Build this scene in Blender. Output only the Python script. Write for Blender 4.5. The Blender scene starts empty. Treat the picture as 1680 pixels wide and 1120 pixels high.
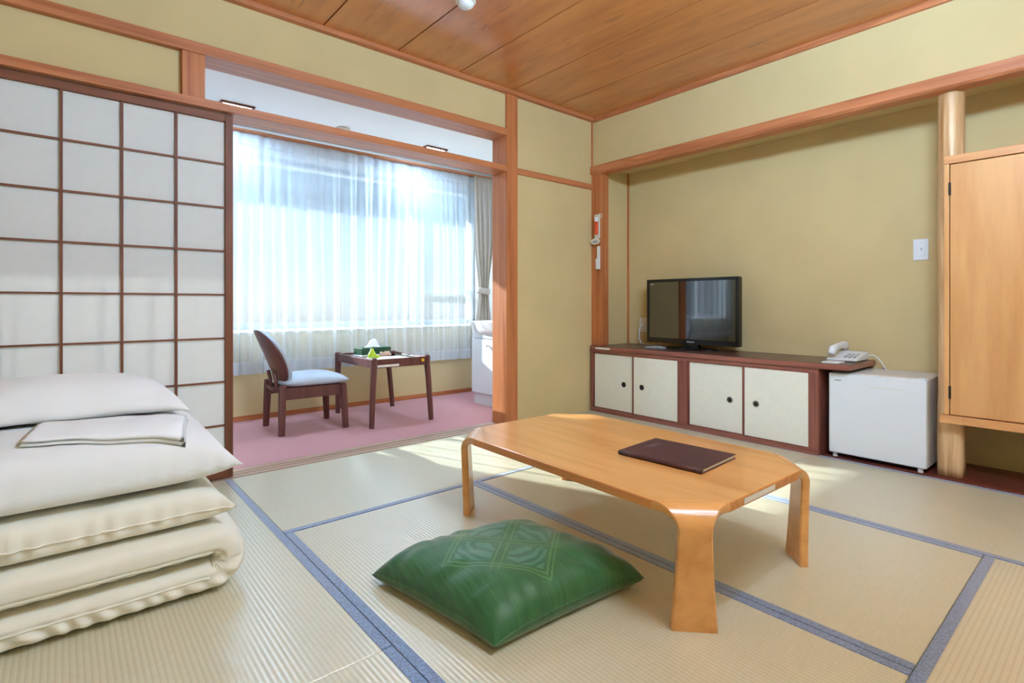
import bpy, bmesh, math, random
from mathutils import Vector, Matrix, noise

random.seed(7)
scene = bpy.context.scene
col = scene.collection

# ------------------------------------------------------------------ camera
cam_data = bpy.data.cameras.new('camera')
cam = bpy.data.objects.new('camera', cam_data)
col.objects.link(cam)
cam.location = (0, 0, 0.84)
cam.rotation_euler = (math.radians(90), 0, math.radians(49.716 - 90))
cam_data.sensor_width = 36
cam_data.lens = 871.6 / 1680 * 36
cam_data.shift_y = -61 / 1680
cam_data.clip_start = 0.02
scene.camera = cam

# ------------------------------------------------------------------ sky, sun, exposure
SUN_EL = math.radians(25)
SUN_HEAD = Vector((0.358, -0.934))            # horizontal heading of the light
world = bpy.data.worlds.new('world')
scene.world = world
world.use_nodes = True
wn = world.node_tree.nodes
sky = wn.new('ShaderNodeTexSky')
sky.sky_type = 'NISHITA'
sky.sun_disc = False
sky.sun_elevation = SUN_EL
sky.sun_rotation = math.atan2(-SUN_HEAD.x, -SUN_HEAD.y)
sky.air_density = 1.0
sky.dust_density = 0.4
sky.ozone_density = 2.5
bg = wn['Background']
world.node_tree.links.new(sky.outputs[0], bg.inputs[0])
bg.inputs[1].default_value = 0.085

sun_d = bpy.data.lights.new('sun', 'SUN')
sun_d.energy = 24
sun_d.angle = math.radians(0.8)
sun_d.color = (0.95, 0.97, 1.0)
sun = bpy.data.objects.new('sun', sun_d)
col.objects.link(sun)
sun.location = (-4, 14, 8)
sdir = Vector((SUN_HEAD.x * math.cos(SUN_EL), SUN_HEAD.y * math.cos(SUN_EL), -math.sin(SUN_EL)))
sun.rotation_euler = sdir.to_track_quat('-Z', 'Y').to_euler()

LAMP_COLOR = (0.49, 0.735, 1.0, 1)
FILL_LEVEL = 208
DOWN_LEVEL = 190
vs = scene.view_settings
vs.view_transform = 'Standard'
vs.look = 'None'
vs.gamma = 1
vs.use_curve_mapping = False
vs.exposure = 0.0

# ------------------------------------------------------------------ materials
def lin(c):
    return tuple(((v / 255) / 12.92 if v / 255 <= 0.04045 else (((v / 255) + 0.055) / 1.055) ** 2.4) for v in c[:3]) + (1,)

class NT:
    def __init__(self, name):
        self.m = bpy.data.materials.new(name)
        self.m.use_nodes = True
        self.t = self.m.node_tree
        self.t.nodes.clear()
        self.out = self.t.nodes.new('ShaderNodeOutputMaterial')
    def n(self, typ, **kw):
        nd = self.t.nodes.new('ShaderNode' + typ)
        for k, v in kw.items():
            if k.startswith('i_'):
                key = k[2:].replace('_', ' ')
                nd.inputs[key].default_value = v
            else:
                setattr(nd, k, v)
        return nd
    def l(self, a, b):
        self.t.links.new(a, b)
    def coord(self, scale=(1, 1, 1), rot=(0, 0, 0), kind='Object'):
        tc = self.n('TexCoord')
        mp = self.n('Mapping')
        mp.inputs['Scale'].default_value = scale
        mp.inputs['Rotation'].default_value = rot
        self.l(tc.outputs[kind], mp.inputs['Vector'])
        return mp.outputs[0]
    def ramp(self, fac, stops):
        r = self.n('ValToRGB')
        e = r.color_ramp.elements
        e[0].position, e[0].color = stops[0]
        e[1].position, e[1].color = stops[-1]
        for p, c in stops[1:-1]:
            x = e.new(p); x.color = c
        self.l(fac, r.inputs[0])
        return r.outputs[0]
    def math(self, op, a, b=None, c=None):
        m = self.n('Math', operation=op)
        for i, v in enumerate((a, b, c)):
            if v is None: continue
            if isinstance(v, (int, float)): m.inputs[i].default_value = v
            else: self.l(v, m.inputs[i])
        return m.outputs[0]
    def mix(self, fac, a, b):
        m = self.n('MixRGB')
        for i, v in enumerate((fac, a, b)):
            if isinstance(v, (int, float)): m.inputs[i].default_value = v
            elif isinstance(v, tuple): m.inputs[i].default_value = v
            else: self.l(v, m.inputs[i])
        return m.outputs[0]
    def bump(self, h, strength=0.3, dist=0.002):
        b = self.n('Bump')
        b.inputs['Strength'].default_value = strength
        b.inputs['Distance'].default_value = dist
        self.l(h, b.inputs['Height'])
        return b.outputs[0]
    def pbsdf(self, color, rough=0.5, spec=0.5, normal=None, **kw):
        p = self.n('BsdfPrincipled')
        if isinstance(color, tuple): p.inputs['Base Color'].default_value = color
        else: self.l(color, p.inputs['Base Color'])
        if isinstance(rough, (int, float)): p.inputs['Roughness'].default_value = rough
        else: self.l(rough, p.inputs['Roughness'])
        p.inputs['Specular IOR Level'].default_value = spec
        for k, v in kw.items():
            p.inputs[k.replace('_', ' ')].default_value = v
        if normal is not None: self.l(normal, p.inputs['Normal'])
        self.l(p.outputs[0], self.out.inputs[0])
        return p

def plain(name, c, rough=0.5, spec=0.4, noise_amt=0.06, nscale=12, bump=0.0, **kw):
    t = NT(name)
    nz = t.n('TexNoise', i_Scale=nscale, i_Detail=4.0)
    t.l(t.coord(), nz.inputs['Vector'])
    a = lin(c)
    b = tuple(min(1, v * (1 + noise_amt)) for v in a[:3]) + (1,)
    d = tuple(v * (1 - noise_amt) for v in a[:3]) + (1,)
    cc = t.ramp(nz.outputs[0], [(0.3, d), (0.7, b)])
    nm = None
    if bump:
        n2 = t.n('TexNoise', i_Scale=nscale * 25, i_Detail=3.0)
        t.l(t.coord(), n2.inputs['Vector'])
        nm = t.bump(n2.outputs[0], bump, 0.001)
    t.pbsdf(cc, rough, spec, nm, **kw)
    return t.m

def wood(name, c1, c2, axis='x', rough=0.4, spec=0.4, fine=1.0, wave=0.0, wscale=2.2, coat=0.0):
    """grain running along axis; c1 light, c2 dark"""
    t = NT(name)
    long, short = 0.6, 14 * fine
    sc = {'x': (long, short, short), 'y': (short, long, short), 'z': (short, short, long)}[axis]
    v = t.coord(sc)
    nz = t.n('TexNoise', i_Scale=2.2, i_Detail=6.0, i_Roughness=0.6)
    t.l(v, nz.inputs['Vector'])
    cc = t.ramp(nz.outputs[0], [(0.28, lin(c2)), (0.55, lin(c1)), (0.8, tuple(min(1, q * 1.12) for q in lin(c1)[:3]) + (1,))])
    if wave:
        ws = {'x': (0.35, 2.4, 2.4), 'y': (2.4, 0.35, 2.4), 'z': (2.4, 2.4, 0.35)}[axis]
        wv = t.n('TexWave', wave_type='BANDS', bands_direction={'x': 'Y', 'y': 'X', 'z': 'X'}[axis])
        wv.inputs['Scale'].default_value = wscale
        wv.inputs['Distortion'].default_value = 9.0
        wv.inputs['Detail'].default_value = 1.5
        wv.inputs['Detail Scale'].default_value = 0.8
        t.l(t.coord(ws), wv.inputs['Vector'])
        line = t.ramp(wv.outputs['Fac'], [(0.0, (1, 1, 1, 1)), (0.22, (0, 0, 0, 1))])
        cc = t.mix(t.math('MULTIPLY', line, wave), cc, lin(c2))
    nm = t.bump(nz.outputs[0], 0.06, 0.001)
    p = t.pbsdf(cc, rough, spec, nm)
    if coat:
        p.inputs['Coat Weight'].default_value = coat
        p.inputs['Coat Roughness'].default_value = 0.12
    return t.m

def tatami(name, axis):
    """ribs run along axis"""
    t = NT(name)
    tc = t.n('TexCoord')
    wv = t.n('TexWave', wave_type='BANDS', bands_direction='Y' if axis == 'x' else 'X')
    wv.inputs['Scale'].default_value = 24.5
    wv.inputs['Distortion'].default_value = 0.15
    t.l(tc.outputs['Object'], wv.inputs['Vector'])
    sc = (60, 5, 5) if axis == 'x' else (5, 60, 5)
    n1 = t.n('TexNoise', i_Scale=6.0, i_Detail=5.0, i_Roughness=0.7)
    t.l(t.coord(sc), n1.inputs['Vector'])
    n2 = t.n('TexNoise', i_Scale=2.0, i_Detail=2.0)
    t.l(t.coord(), n2.inputs['Vector'])
    base = t.ramp(n1.outputs[0], [(0.25, lin((204, 197, 166))), (0.75, lin((224, 218, 194)))])
    base = t.mix(t.math('MULTIPLY', n2.outputs[0], 0.25), base, lin((204, 192, 154)))
    groove = t.ramp(wv.outputs['Fac'], [(0.0, (1, 1, 1, 1)), (0.45, (0, 0, 0, 1))])
    cc = t.mix(t.math('MULTIPLY', groove, 0.24), base, lin((150, 130, 90)))
    h = t.math('ADD', wv.outputs['Fac'], t.math('MULTIPLY', n1.outputs[0], 0.5))
    p = t.pbsdf(cc, 0.28, 0.5, t.bump(h, 0.22 if axis == 'x' else 0.3, 0.0012))
    p.inputs['Anisotropic'].default_value = 0.85
    p.inputs['IOR'].default_value = 2.1
    tg = t.n('CombineXYZ'); tg.inputs[1].default_value = 1.0
    t.l(tg.outputs[0], p.inputs['Tangent'])
    return t.m

def heri_mat():
    t = NT('mat_border_cloth')
    ck = t.n('TexVoronoi', i_Scale=130.0)
    t.l(t.coord(), ck.inputs['Vector'])
    cc = t.ramp(ck.outputs['Distance'], [(0.2, lin((64, 88, 130))), (0.7, lin((106, 136, 184)))])
    t.pbsdf(cc, 0.42, 0.5, t.bump(ck.outputs['Distance'], 0.25, 0.001), Sheen_Weight=1.0, Sheen_Roughness=0.5)
    return t.m

def carpet_mat():
    t = NT('pink_carpet')
    n1 = t.n('TexNoise', i_Scale=420.0, i_Detail=2.0)
    t.l(t.coord(), n1.inputs['Vector'])
    n2 = t.n('TexNoise', i_Scale=3.0, i_Detail=3.0)
    t.l(t.coord(), n2.inputs['Vector'])
    a = t.ramp(n1.outputs[0], [(0.3, lin((176, 112, 118))), (0.7, lin((208, 150, 154)))])
    cc = t.mix(t.math('MULTIPLY', n2.outputs[0], 0.3), a, lin((196, 140, 146)))
    t.pbsdf(cc, 0.95, 0.1, t.bump(n1.outputs[0], 0.5, 0.003), Sheen_Weight=0.3)
    return t.m

def thin_cloth(name, c, transp, transl):
    """sheer fabric: holes between the threads + light scattered through + light scattered back"""
    t = NT(name)
    wv = t.n('TexNoise', i_Scale=60.0, i_Detail=2.0)
    t.l(t.coord((1, 1, 0.15)), wv.inputs['Vector'])
    tr = t.n('BsdfTransparent'); tr.inputs[0].default_value = (0.93, 0.97, 1, 1)
    tl = t.n('BsdfTranslucent'); tl.inputs[0].default_value = lin(c)
    df = t.n('BsdfDiffuse'); df.inputs[0].default_value = lin(c)
    m1 = t.n('MixShader'); m1.inputs[0].default_value = transl
    t.l(df.outputs[0], m1.inputs[1]); t.l(tl.outputs[0], m1.inputs[2])
    m2 = t.n('MixShader')
    lw = t.n('LayerWeight'); lw.inputs[0].default_value = 0.5       # a slanting weave lets less light through
    cosv = t.math('MAXIMUM', t.math('SUBTRACT', 1.0, lw.outputs['Facing']), 0.12)
    fac = t.math('POWER', t.math('MULTIPLY_ADD', wv.outputs[0], 0.10, transp - 0.05), t.math('DIVIDE', 1.0, cosv))
    t.l(fac, m2.inputs[0])
    t.l(m1.outputs[0], m2.inputs[1]); t.l(tr.outputs[0], m2.inputs[2])
    t.l(m2.outputs[0], t.out.inputs[0])
    return t.m

def paper_mat():
    t = NT('shoji_paper')
    nz = t.n('TexNoise', i_Scale=30.0, i_Detail=5.0)
    t.l(t.coord(), nz.inputs['Vector'])
    cc = t.ramp(nz.outputs[0], [(0.3, lin((234, 232, 229))), (0.7, lin((237, 235, 232)))])
    tl = t.n('BsdfTranslucent'); df = t.n('BsdfDiffuse')
    t.l(cc, tl.inputs[0]); t.l(cc, df.inputs[0])
    m = t.n('MixShader'); m.inputs[0].default_value = 0.25
    t.l(df.outputs[0], m.inputs[1]); t.l(tl.outputs[0], m.inputs[2])
    t.l(m.outputs[0], t.out.inputs[0])
    return t.m

def glass_mat():
    t = NT('window_glass')
    fr = t.n('Fresnel'); fr.inputs[0].default_value = 1.45
    tr = t.n('BsdfTransparent'); tr.inputs[0].default_value = (0.93, 0.97, 0.96, 1)
    gl = t.n('BsdfGlossy'); gl.inputs['Roughness'].default_value = 0.02
    m = t.n('MixShader')
    t.l(fr.outputs[0], m.inputs[0]); t.l(tr.outputs[0], m.inputs[1]); t.l(gl.outputs[0], m.inputs[2])
    t.l(m.outputs[0], t.out.inputs[0])
    return t.m

def satin_green():
    t = NT('green_satin_brocade')
    tc = t.n('TexCoord')
    mp = t.n('Mapping'); mp.inputs['Rotation'].default_value = (0, 0, math.radians(45))
    t.l(tc.outputs['Object'], mp.inputs[0])
    sp = t.n('SeparateXYZ'); t.l(mp.outputs[0], sp.inputs[0])
    s = t.math('ABSOLUTE', sp.outputs[0]); u = t.math('ABSOLUTE', sp.outputs[1])
    mx = t.math('MAXIMUM', s, u); mn = t.math('MINIMUM', s, u)
    def band(v, lo, hi):
        return t.math('MULTIPLY', t.math('GREATER_THAN', v, lo), t.math('LESS_THAN', v, hi))
    patch = t.math('MULTIPLY', t.math('LESS_THAN', mx, 0.128), t.math('GREATER_THAN', mn, 0.022))
    frame = t.math('ADD', band(mx, 0.137, 0.143), band(mx, 0.150, 0.155))
    cross = t.math('MULTIPLY', band(mn, 0.008, 0.013), t.math('LESS_THAN', mx, 0.17))
    lines = t.math('MINIMUM', t.math('ADD', frame, cross), 1.0)
    ring = t.n('TexWave', wave_type='RINGS', rings_direction='SPHERICAL')
    ring.inputs['Scale'].default_value = 14.0
    ring.inputs['Distortion'].default_value = 6.0
    ring.inputs['Detail'].default_value = 2.0
    t.l(mp.outputs[0], ring.inputs['Vector'])
    flor = t.math('MULTIPLY', t.ramp(ring.outputs['Fac'], [(0.35, (0, 0, 0, 1)), (0.6, (1, 1, 1, 1))]), patch)
    ns = t.n('TexNoise', i_Scale=5.0, i_Detail=4.0)
    t.l(t.coord((40, 2, 2), (0, 0, math.radians(45))), ns.inputs['Vector'])
    base = t.ramp(ns.outputs[0], [(0.3, lin((34, 84, 44))), (0.7, lin((50, 106, 58)))])
    c1 = t.mix(t.math('MULTIPLY', patch, 0.6), base, lin((44, 98, 78)))
    c2 = t.mix(t.math('MULTIPLY', flor, 0.6), c1, lin((84, 136, 108)))
    c3 = t.mix(t.math('MULTIPLY', lines, 0.42), c2, lin((104, 150, 84)))
    h = t.math('ADD', t.math('ADD', t.math('MULTIPLY', flor, 0.7), lines), t.math('MULTIPLY', ns.outputs[0], 0.35))
    t.pbsdf(c3, 0.5, 0.4, t.bump(h, 0.35, 0.0015), Sheen_Weight=0.6, Sheen_Roughness=0.4)
    return t.m

M = {}
M['plaster'] = plain('khaki_plaster', (207, 185, 138), 0.92, 0.15, 0.04, 3, bump=0.25)
M['plaster_low'] = plain('beige_plaster', (214, 196, 152), 0.92, 0.15, 0.03, 3, bump=0.2)
M['white_wall'] = plain('white_plaster', (248, 249, 250), 0.9, 0.15, 0.01, 3, bump=0.1)
M['ceil_wood'] = wood('ceiling_cedar', (204, 130, 66), (172, 98, 42), 'y', 0.28, 0.5, 0.3, wave=0.16, wscale=0.8)
def ceil_gloss(m):
    nt = m.node_tree
    p = [q for q in nt.nodes if q.type == 'BSDF_PRINCIPLED'][0]
    p.inputs['IOR'].default_value = 2.4
    p.inputs['Anisotropic'].default_value = 0.92          # planed grain runs along the boards
    c = nt.nodes.new('ShaderNodeCombineXYZ'); c.inputs[0].default_value = 1.0
    nt.links.new(c.outputs[0], p.inputs['Tangent'])
    for l in list(p.inputs['Normal'].links): nt.links.remove(l)
ceil_gloss(M['ceil_wood'])
def ceil_flecks(m):
    nt = m.node_tree
    class T(NT):
        def __init__(self): self.m, self.t = m, nt
    t = T()
    p = [q for q in nt.nodes if q.type == 'BSDF_PRINCIPLED'][0]
    old = p.inputs['Base Color'].links[0].from_socket
    tc = t.n('TexCoord'); oi = t.n('ObjectInfo'); sp = t.n('SeparateXYZ'); cb = t.n('CombineXYZ')
    t.l(tc.outputs['Object'], sp.inputs[0])
    wob = t.n('TexNoise', i_Scale=1.3, i_Detail=1.0)
    t.l(t.coord((0.0, 1, 0)), wob.inputs['Vector'])
    xo = t.math('ADD', sp.outputs[0], t.math('MULTIPLY', t.math('SUBTRACT', wob.outputs[0], 0.5), 0.12))
    t.l(t.math('MULTIPLY', xo, 46), cb.inputs[0])
    t.l(t.math('ADD', t.math('MULTIPLY', sp.outputs[1], 5.0), t.math('MULTIPLY', oi.outputs['Random'], 50)), cb.inputs[1])
    nz_ = t.n('TexNoise', i_Scale=1.0, i_Detail=3.0, i_Roughness=0.65)
    t.l(cb.outputs[0], nz_.inputs['Vector'])
    line = t.ramp(nz_.outputs[0], [(0.57, (0, 0, 0, 1)), (0.64, (1, 1, 1, 1))])
    heart = t.ramp(t.math('ABSOLUTE', xo), [(0.015, (1, 1, 1, 1)), (0.075, (0, 0, 0, 1))])
    t.l(t.mix(t.math('MULTIPLY', t.math('MULTIPLY', line, heart), 0.6), old, lin((112, 62, 30))), p.inputs['Base Color'])
ceil_flecks(M['ceil_wood'])
M['ceil_gap'] = plain('shadow_gap_stain', (60, 34, 20), 0.8, 0.1, 0.0)
M['beam_x'] = wood('cedar_beam_x', (190, 120, 78), (156, 88, 52), 'x', 0.45, 0.35)
M['beam_y'] = wood('cedar_beam_y', (194, 124, 82), (158, 90, 54), 'y', 0.45, 0.35, wave=0.5, wscale=5)
M['beam_z'] = wood('cedar_post', (190, 118, 72), (156, 86, 48), 'z', 0.45, 0.35)
M['shoji_wood'] = wood('brown_lattice_wood_z', (126, 76, 54), (92, 50, 34), 'z', 0.5, 0.3)
M['shoji_wood_x'] = wood('brown_lattice_wood_x', (126, 76, 54), (92, 50, 34), 'x', 0.5, 0.3)
M['sill_wood'] = wood('glare_pale_threshold_wood', (188, 160, 140), (146, 116, 98), 'x', 0.28, 0.7)  # brown wood lightened, the grey window glare is put into its colour
M['dark_wood'] = wood('mahogany_y', (150, 94, 80), (112, 62, 54), 'y', 0.35, 0.45)
M['dark_wood_z'] = wood('mahogany_z', (140, 84, 72), (104, 56, 50), 'z', 0.35, 0.45)
M['counter'] = wood('mahogany_counter', (92, 62, 52), (62, 38, 32), 'y', 0.28, 0.5)
M['alcove_floor'] = wood('dark_red_board', (104, 48, 40), (68, 28, 26), 'y', 0.3, 0.5)
M['table_wood'] = wood('honey_lacquered_wood', (232, 172, 104), (210, 144, 76), 'y', 0.3, 0.5, 0.5, coat=0.6)
M['table_edge'] = wood('honey_laminate_edge', (216, 150, 88), (190, 122, 66), 'y', 0.4, 0.4)
M['cab_wood'] = wood('pale_orange_veneer', (216, 164, 108), (200, 142, 86), 'z', 0.42, 0.35, 0.35)
M['cab_wood_y'] = wood('pale_orange_veneer_y', (216, 160, 106), (196, 136, 84), 'y', 0.42, 0.35, 0.5)
M['log'] = wood('peeled_log', (226, 190, 146), (158, 106, 54), 'z', 0.4, 0.4, 0.7, wave=0.4, wscale=3)
M['chair_wood'] = wood('walnut_stain', (104, 62, 58), (72, 38, 38), 'z', 0.35, 0.45)
M['tatami_x'] = tatami('rush_mat_x', 'x')
M['tatami_y'] = tatami('rush_mat_y', 'y')
M['heri'] = heri_mat()
M['carpet'] = carpet_mat()
M['paper'] = paper_mat()
M['sheer'] = thin_cloth('white_sheer', (226, 235, 246), 0.52, 0.12)
M['sheer_dense'] = thin_cloth('white_sheer_doubled', (236, 240, 246), 0.2, 0.5)
M['drape'] = plain('taupe_drape', (186, 176, 168), 0.85, 0.15, 0.05, 20, Sheen_Weight=0.2)
M['glass'] = glass_mat()
M['alu'] = plain('grey_aluminium', (150, 158, 166), 0.4, 0.5, 0.02)
M['cotton'] = plain('white_cotton', (240, 239, 238), 0.85, 0.2, 0.015, 8, bump=0.08, Sheen_Weight=0.25)
M['cotton_warm'] = plain('cream_cotton', (238, 231, 214), 0.85, 0.2, 0.02, 8, bump=0.1, Sheen_Weight=0.25)
M['terry'] = plain('folded_cotton_sheet', (246, 246, 247), 0.85, 0.2, 0.01, 8, bump=0.06)
M['green'] = satin_green()
M['black_plastic'] = plain('black_gloss_plastic', (14, 15, 18), 0.16, 0.5, 0.0)
M['screen'] = plain('black_screen', (8, 10, 12), 0.05, 1.0, 0.0, Coat_Weight=1.0, Coat_IOR=1.75, Coat_Roughness=0.03)
M['white_plastic'] = plain('white_plastic', (232, 232, 234), 0.35, 0.45, 0.01)
M['cream_plastic'] = plain('cream_plastic', (226, 220, 206), 0.4, 0.45, 0.01)
M['grey_plastic'] = plain('grey_plastic', (150, 152, 156), 0.4, 0.4, 0.01)
M['fridge'] = plain('white_enamel', (228, 232, 238), 0.28, 0.5, 0.005)
M['fridge_side'] = plain('offwhite_enamel', (222, 218, 212), 0.35, 0.5, 0.005)
M['fusuma'] = plain('cream_door_paper', (236, 234, 222), 0.8, 0.2, 0.02, 30, bump=0.1)
M['metal_dark'] = plain('dark_metal', (54, 48, 44), 0.35, 0.5, 0.02, Metallic=0.7)
M['metal_grey'] = plain('grey_metal', (120, 116, 110), 0.35, 0.5, 0.02, Metallic=0.6)
M['metal_pale'] = plain('pale_metal', (180, 176, 168), 0.3, 0.5, 0.02, Metallic=0.8)
M['vinyl'] = plain('pale_blue_grey_vinyl', (184, 194, 206), 0.4, 0.4, 0.015)
M['leather'] = plain('maroon_leatherette', (74, 44, 48), 0.42, 0.4, 0.06, 60, bump=0.2)
M['page'] = plain('white_paper', (232, 232, 232), 0.8, 0.2, 0.01)
M['silver_ink'] = plain('silver_ink', (128, 104, 110), 0.5, 0.3, 0.0)
M['label_white'] = plain('white_label', (240, 238, 232), 0.5, 0.3, 0.0)
M['yellow'] = plain('yellow_sticker', (232, 190, 40), 0.5, 0.3, 0.0)
M['lime'] = plain('lime_ceramic', (182, 206, 48), 0.3, 0.5, 0.05)
M['tissue_green'] = plain('dark_green_card', (46, 84, 60), 0.5, 0.3, 0.03)
M['tissue_white'] = plain('tissue', (246, 247, 250), 0.9, 0.1, 0.01)
M['beige_thing'] = plain('beige_cloth', (196, 160, 140), 0.8, 0.2, 0.15, 40)
M['red'] = plain('orange_red_plastic', (222, 74, 34), 0.35, 0.5, 0.02)
M['ceramic'] = plain('white_ceramic', (240, 241, 244), 0.12, 0.5, 0.0)
M['vanity'] = plain('white_laminate', (232, 238, 244), 0.3, 0.4, 0.005)
M['concrete'] = plain('pale_concrete', (222, 222, 220), 0.9, 0.1, 0.05, 4)
M['eave'] = plain('pale_eave_paint', (214, 226, 236), 0.9, 0.1, 0.01, 4)

def lamp_mat(name, level):
    t = NT(name)
    e = t.n('Emission'); e.inputs[0].default_value = LAMP_COLOR; e.inputs[1].default_value = level
    t.l(e.outputs[0], t.out.inputs[0])
    return t.m
M['lamp'] = lamp_mat('lit_fill_panel', FILL_LEVEL)  # glow of the added fill lamp
M['downlight'] = lamp_mat('lit_diffuser', DOWN_LEVEL)

# ------------------------------------------------------------------ builders
WM = {}          # object -> world matrix

def tag(o, label=None, cat=None, group=None, kind=None):
    if label: o['label'] = label
    if cat: o['category'] = cat
    if group: o['group'] = group
    if kind: o['kind'] = kind
    return o

def thing(name, label, cat, loc=(0, 0, 0), rz=0.0, group=None, kind=None):
    o = bpy.data.objects.new(name, None)
    col.objects.link(o)
    o.location = loc
    o.rotation_euler = (0, 0, rz)
    o.empty_display_size = 0.05
    WM[o] = Matrix.Translation(Vector(loc)) @ Matrix.Rotation(rz, 4, 'Z')
    return tag(o, label, cat, group, kind)

def obj(name, bm, mat, parent=None, smooth=False, local=False, origin=None):
    """bm in world coordinates unless local; one mesh object"""
    me = bpy.data.meshes.new(name)
    bmesh.ops.recalc_face_normals(bm, faces=bm.faces)
    if smooth:
        for f in bm.faces: f.smooth = True
    bm.to_mesh(me); bm.free()
    o = bpy.data.objects.new(name, me)
    col.objects.link(o)
    mats = mat if isinstance(mat, (list, tuple)) else [mat]
    for q in mats: me.materials.append(M[q] if isinstance(q, str) else q)
    inv = Matrix.Identity(4)
    if parent is not None:
        o.parent = parent
        if not local: inv = WM[parent].inverted()
    me.transform(inv)
    xs = [v.co for v in me.vertices]
    if origin is not None: c = inv @ Vector(origin)
    else:
        c = Vector([(min(v[i] for v in xs) + max(v[i] for v in xs)) / 2 for i in range(3)])
    me.transform(Matrix.Translation(-c))
    o.location = c
    WM[o] = (WM[parent] if parent is not None else Matrix.Identity(4)) @ Matrix.Translation(c)
    return o

def inst(src, name, parent, world_center):
    """another object sharing src's mesh"""
    o = bpy.data.objects.new(name, src.data)
    col.objects.link(o)
    o.parent = parent
    o.location = WM[parent].inverted() @ Vector(world_center)
    WM[o] = WM[parent] @ Matrix.Translation(o.location)
    return o

def box(bm, x0, x1, y0, y1, z0, z1, bev=0.0, seg=1, mi=0):
    vs_ = [bm.verts.new((x, y, z)) for x in (x0, x1) for y in (y0, y1) for z in (z0, z1)]
    q = [(0, 1, 3, 2), (4, 6, 7, 5), (0, 4, 5, 1), (2, 3, 7, 6), (0, 2, 6, 4), (1, 5, 7, 3)]
    fs = [bm.faces.new([vs_[i] for i in k]) for k in q]
    for f in fs: f.material_index = mi
    if bev:
        es = {e for f in fs for e in f.edges}
        bmesh.ops.bevel(bm, geom=list(es), offset=bev, segments=seg, profile=0.5, affect='EDGES', clamp_overlap=True)
    return bm

def B(*a, **k):
    return box(bmesh.new(), *a, **k)

def prism(bm, pts, z0, z1):
    """pts polygon in xy extruded"""
    lo = [bm.verts.new((x, y, z0)) for x, y in pts]
    hi = [bm.verts.new((x, y, z1)) for x, y in pts]
    n = len(pts)
    bm.faces.new(lo[::-1]); bm.faces.new(hi)
    for i in range(n):
        bm.faces.new([lo[i], lo[(i + 1) % n], hi[(i + 1) % n], hi[i]])
    return bm

def tube(bm, pts, r, n=8, caps=True):
    pts = [Vector(p) for p in pts]
    rs = r if isinstance(r, (list, tuple)) else [r] * len(pts)
    rings = []
    up = None
    for i, p in enumerate(pts):
        d = (pts[min(i + 1, len(pts) - 1)] - pts[max(i - 1, 0)]).normalized()
        if up is None:
            up = Vector((0, 0, 1)) if abs(d.z) < 0.9 else Vector((1, 0, 0))
        a = (up - d * up.dot(d)).normalized(); up = a
        b = d.cross(a)
        rings.append([bm.verts.new(p + (a * math.cos(t) + b * math.sin(t)) * rs[i]) for t in [2 * math.pi * k / n for k in range(n)]])
    for i in range(len(rings) - 1):
        for k in range(n):
            bm.faces.new([rings[i][k], rings[i][(k + 1) % n], rings[i + 1][(k + 1) % n], rings[i + 1][k]])
    if caps:
        bm.faces.new(rings[0][::-1]); bm.faces.new(rings[-1])
    return bm

def lathe(bm, prof, c, n=24, axis='z'):
    """prof list of (r, h) from c along axis"""
    rings = []
    for r, h in prof:
        ring = []
        for k in range(n):
            t = 2 * math.pi * k / n
            a, b = r * math.cos(t), r * math.sin(t)
            p = {'z': (a, b, h), 'x': (h, a, b), 'y': (a, h, b)}[axis]
            ring.append(bm.verts.new(Vector(c) + Vector(p)))
        rings.append(ring)
    for i in range(len(rings) - 1):
        for k in range(n):
            bm.faces.new([rings[i][k], rings[i][(k + 1) % n], rings[i + 1][(k + 1) % n], rings[i + 1][k]])
    bm.faces.new(rings[0][::-1]); bm.faces.new(rings[-1])
    return bm

def grid_solid(nu, nv, ftop, fbot):
    """closed pad from two height fields sharing a rim; f(u, v) in -1..1 -> Vector"""
    bm = bmesh.new()
    T = [[None] * (nv + 1) for _ in range(nu + 1)]
    Bt = [[None] * (nv + 1) for _ in range(nu + 1)]
    for i in range(nu + 1):
        for j in range(nv + 1):
            u, v = -1 + 2 * i / nu, -1 + 2 * j / nv
            rim = i in (0, nu) or j in (0, nv)
            T[i][j] = bm.verts.new(ftop(u, v))
            Bt[i][j] = T[i][j] if rim else bm.verts.new(fbot(u, v))
    for i in range(nu):
        for j in range(nv):
            bm.faces.new([T[i][j], T[i + 1][j], T[i + 1][j + 1], T[i][j + 1]])
            bm.faces.new([Bt[i][j], Bt[i][j + 1], Bt[i + 1][j + 1], Bt[i + 1][j]])
    return bm

def nz(x, y, z=0.0):
    return noise.noise(Vector((x, y, z)))

# spacing that crowds samples near the rim
def crowd(u, k=0.6):
    return math.copysign(1 - (1 - abs(u)) ** (1 + k), u)

def bevel_mod(o, w=0.003, seg=2):
    m = o.modifiers.new('bevel', 'BEVEL')
    m.width = w; m.segments = seg; m.limit_method = 'ANGLE'; m.angle_limit = math.radians(35)
    return o

def S(name, bm, mat, label, cat, parent=None, smooth=False):
    return tag(obj(name, bm, mat, parent, smooth), label, cat, None, 'structure')

def text_mesh(name, body, size, mat, parent, mtx):
    cu = bpy.data.curves.new(name, 'FONT')
    cu.body = body; cu.size = size; cu.align_x = 'CENTER'; cu.align_y = 'CENTER'
    cu.extrude = 0.0003
    tmp = bpy.data.objects.new(name + '_curve', cu)
    col.objects.link(tmp)
    bpy.context.view_layer.update()
    me = bpy.data.meshes.new_from_object(tmp.evaluated_get(bpy.context.evaluated_depsgraph_get()))
    bpy.data.objects.remove(tmp)
    me.materials.clear(); me.materials.append(M[mat])
    o = bpy.data.objects.new(name, me)
    col.objects.link(o)
    o.parent = parent
    o.matrix_local = WM[parent].inverted() @ mtx
    return o

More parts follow.
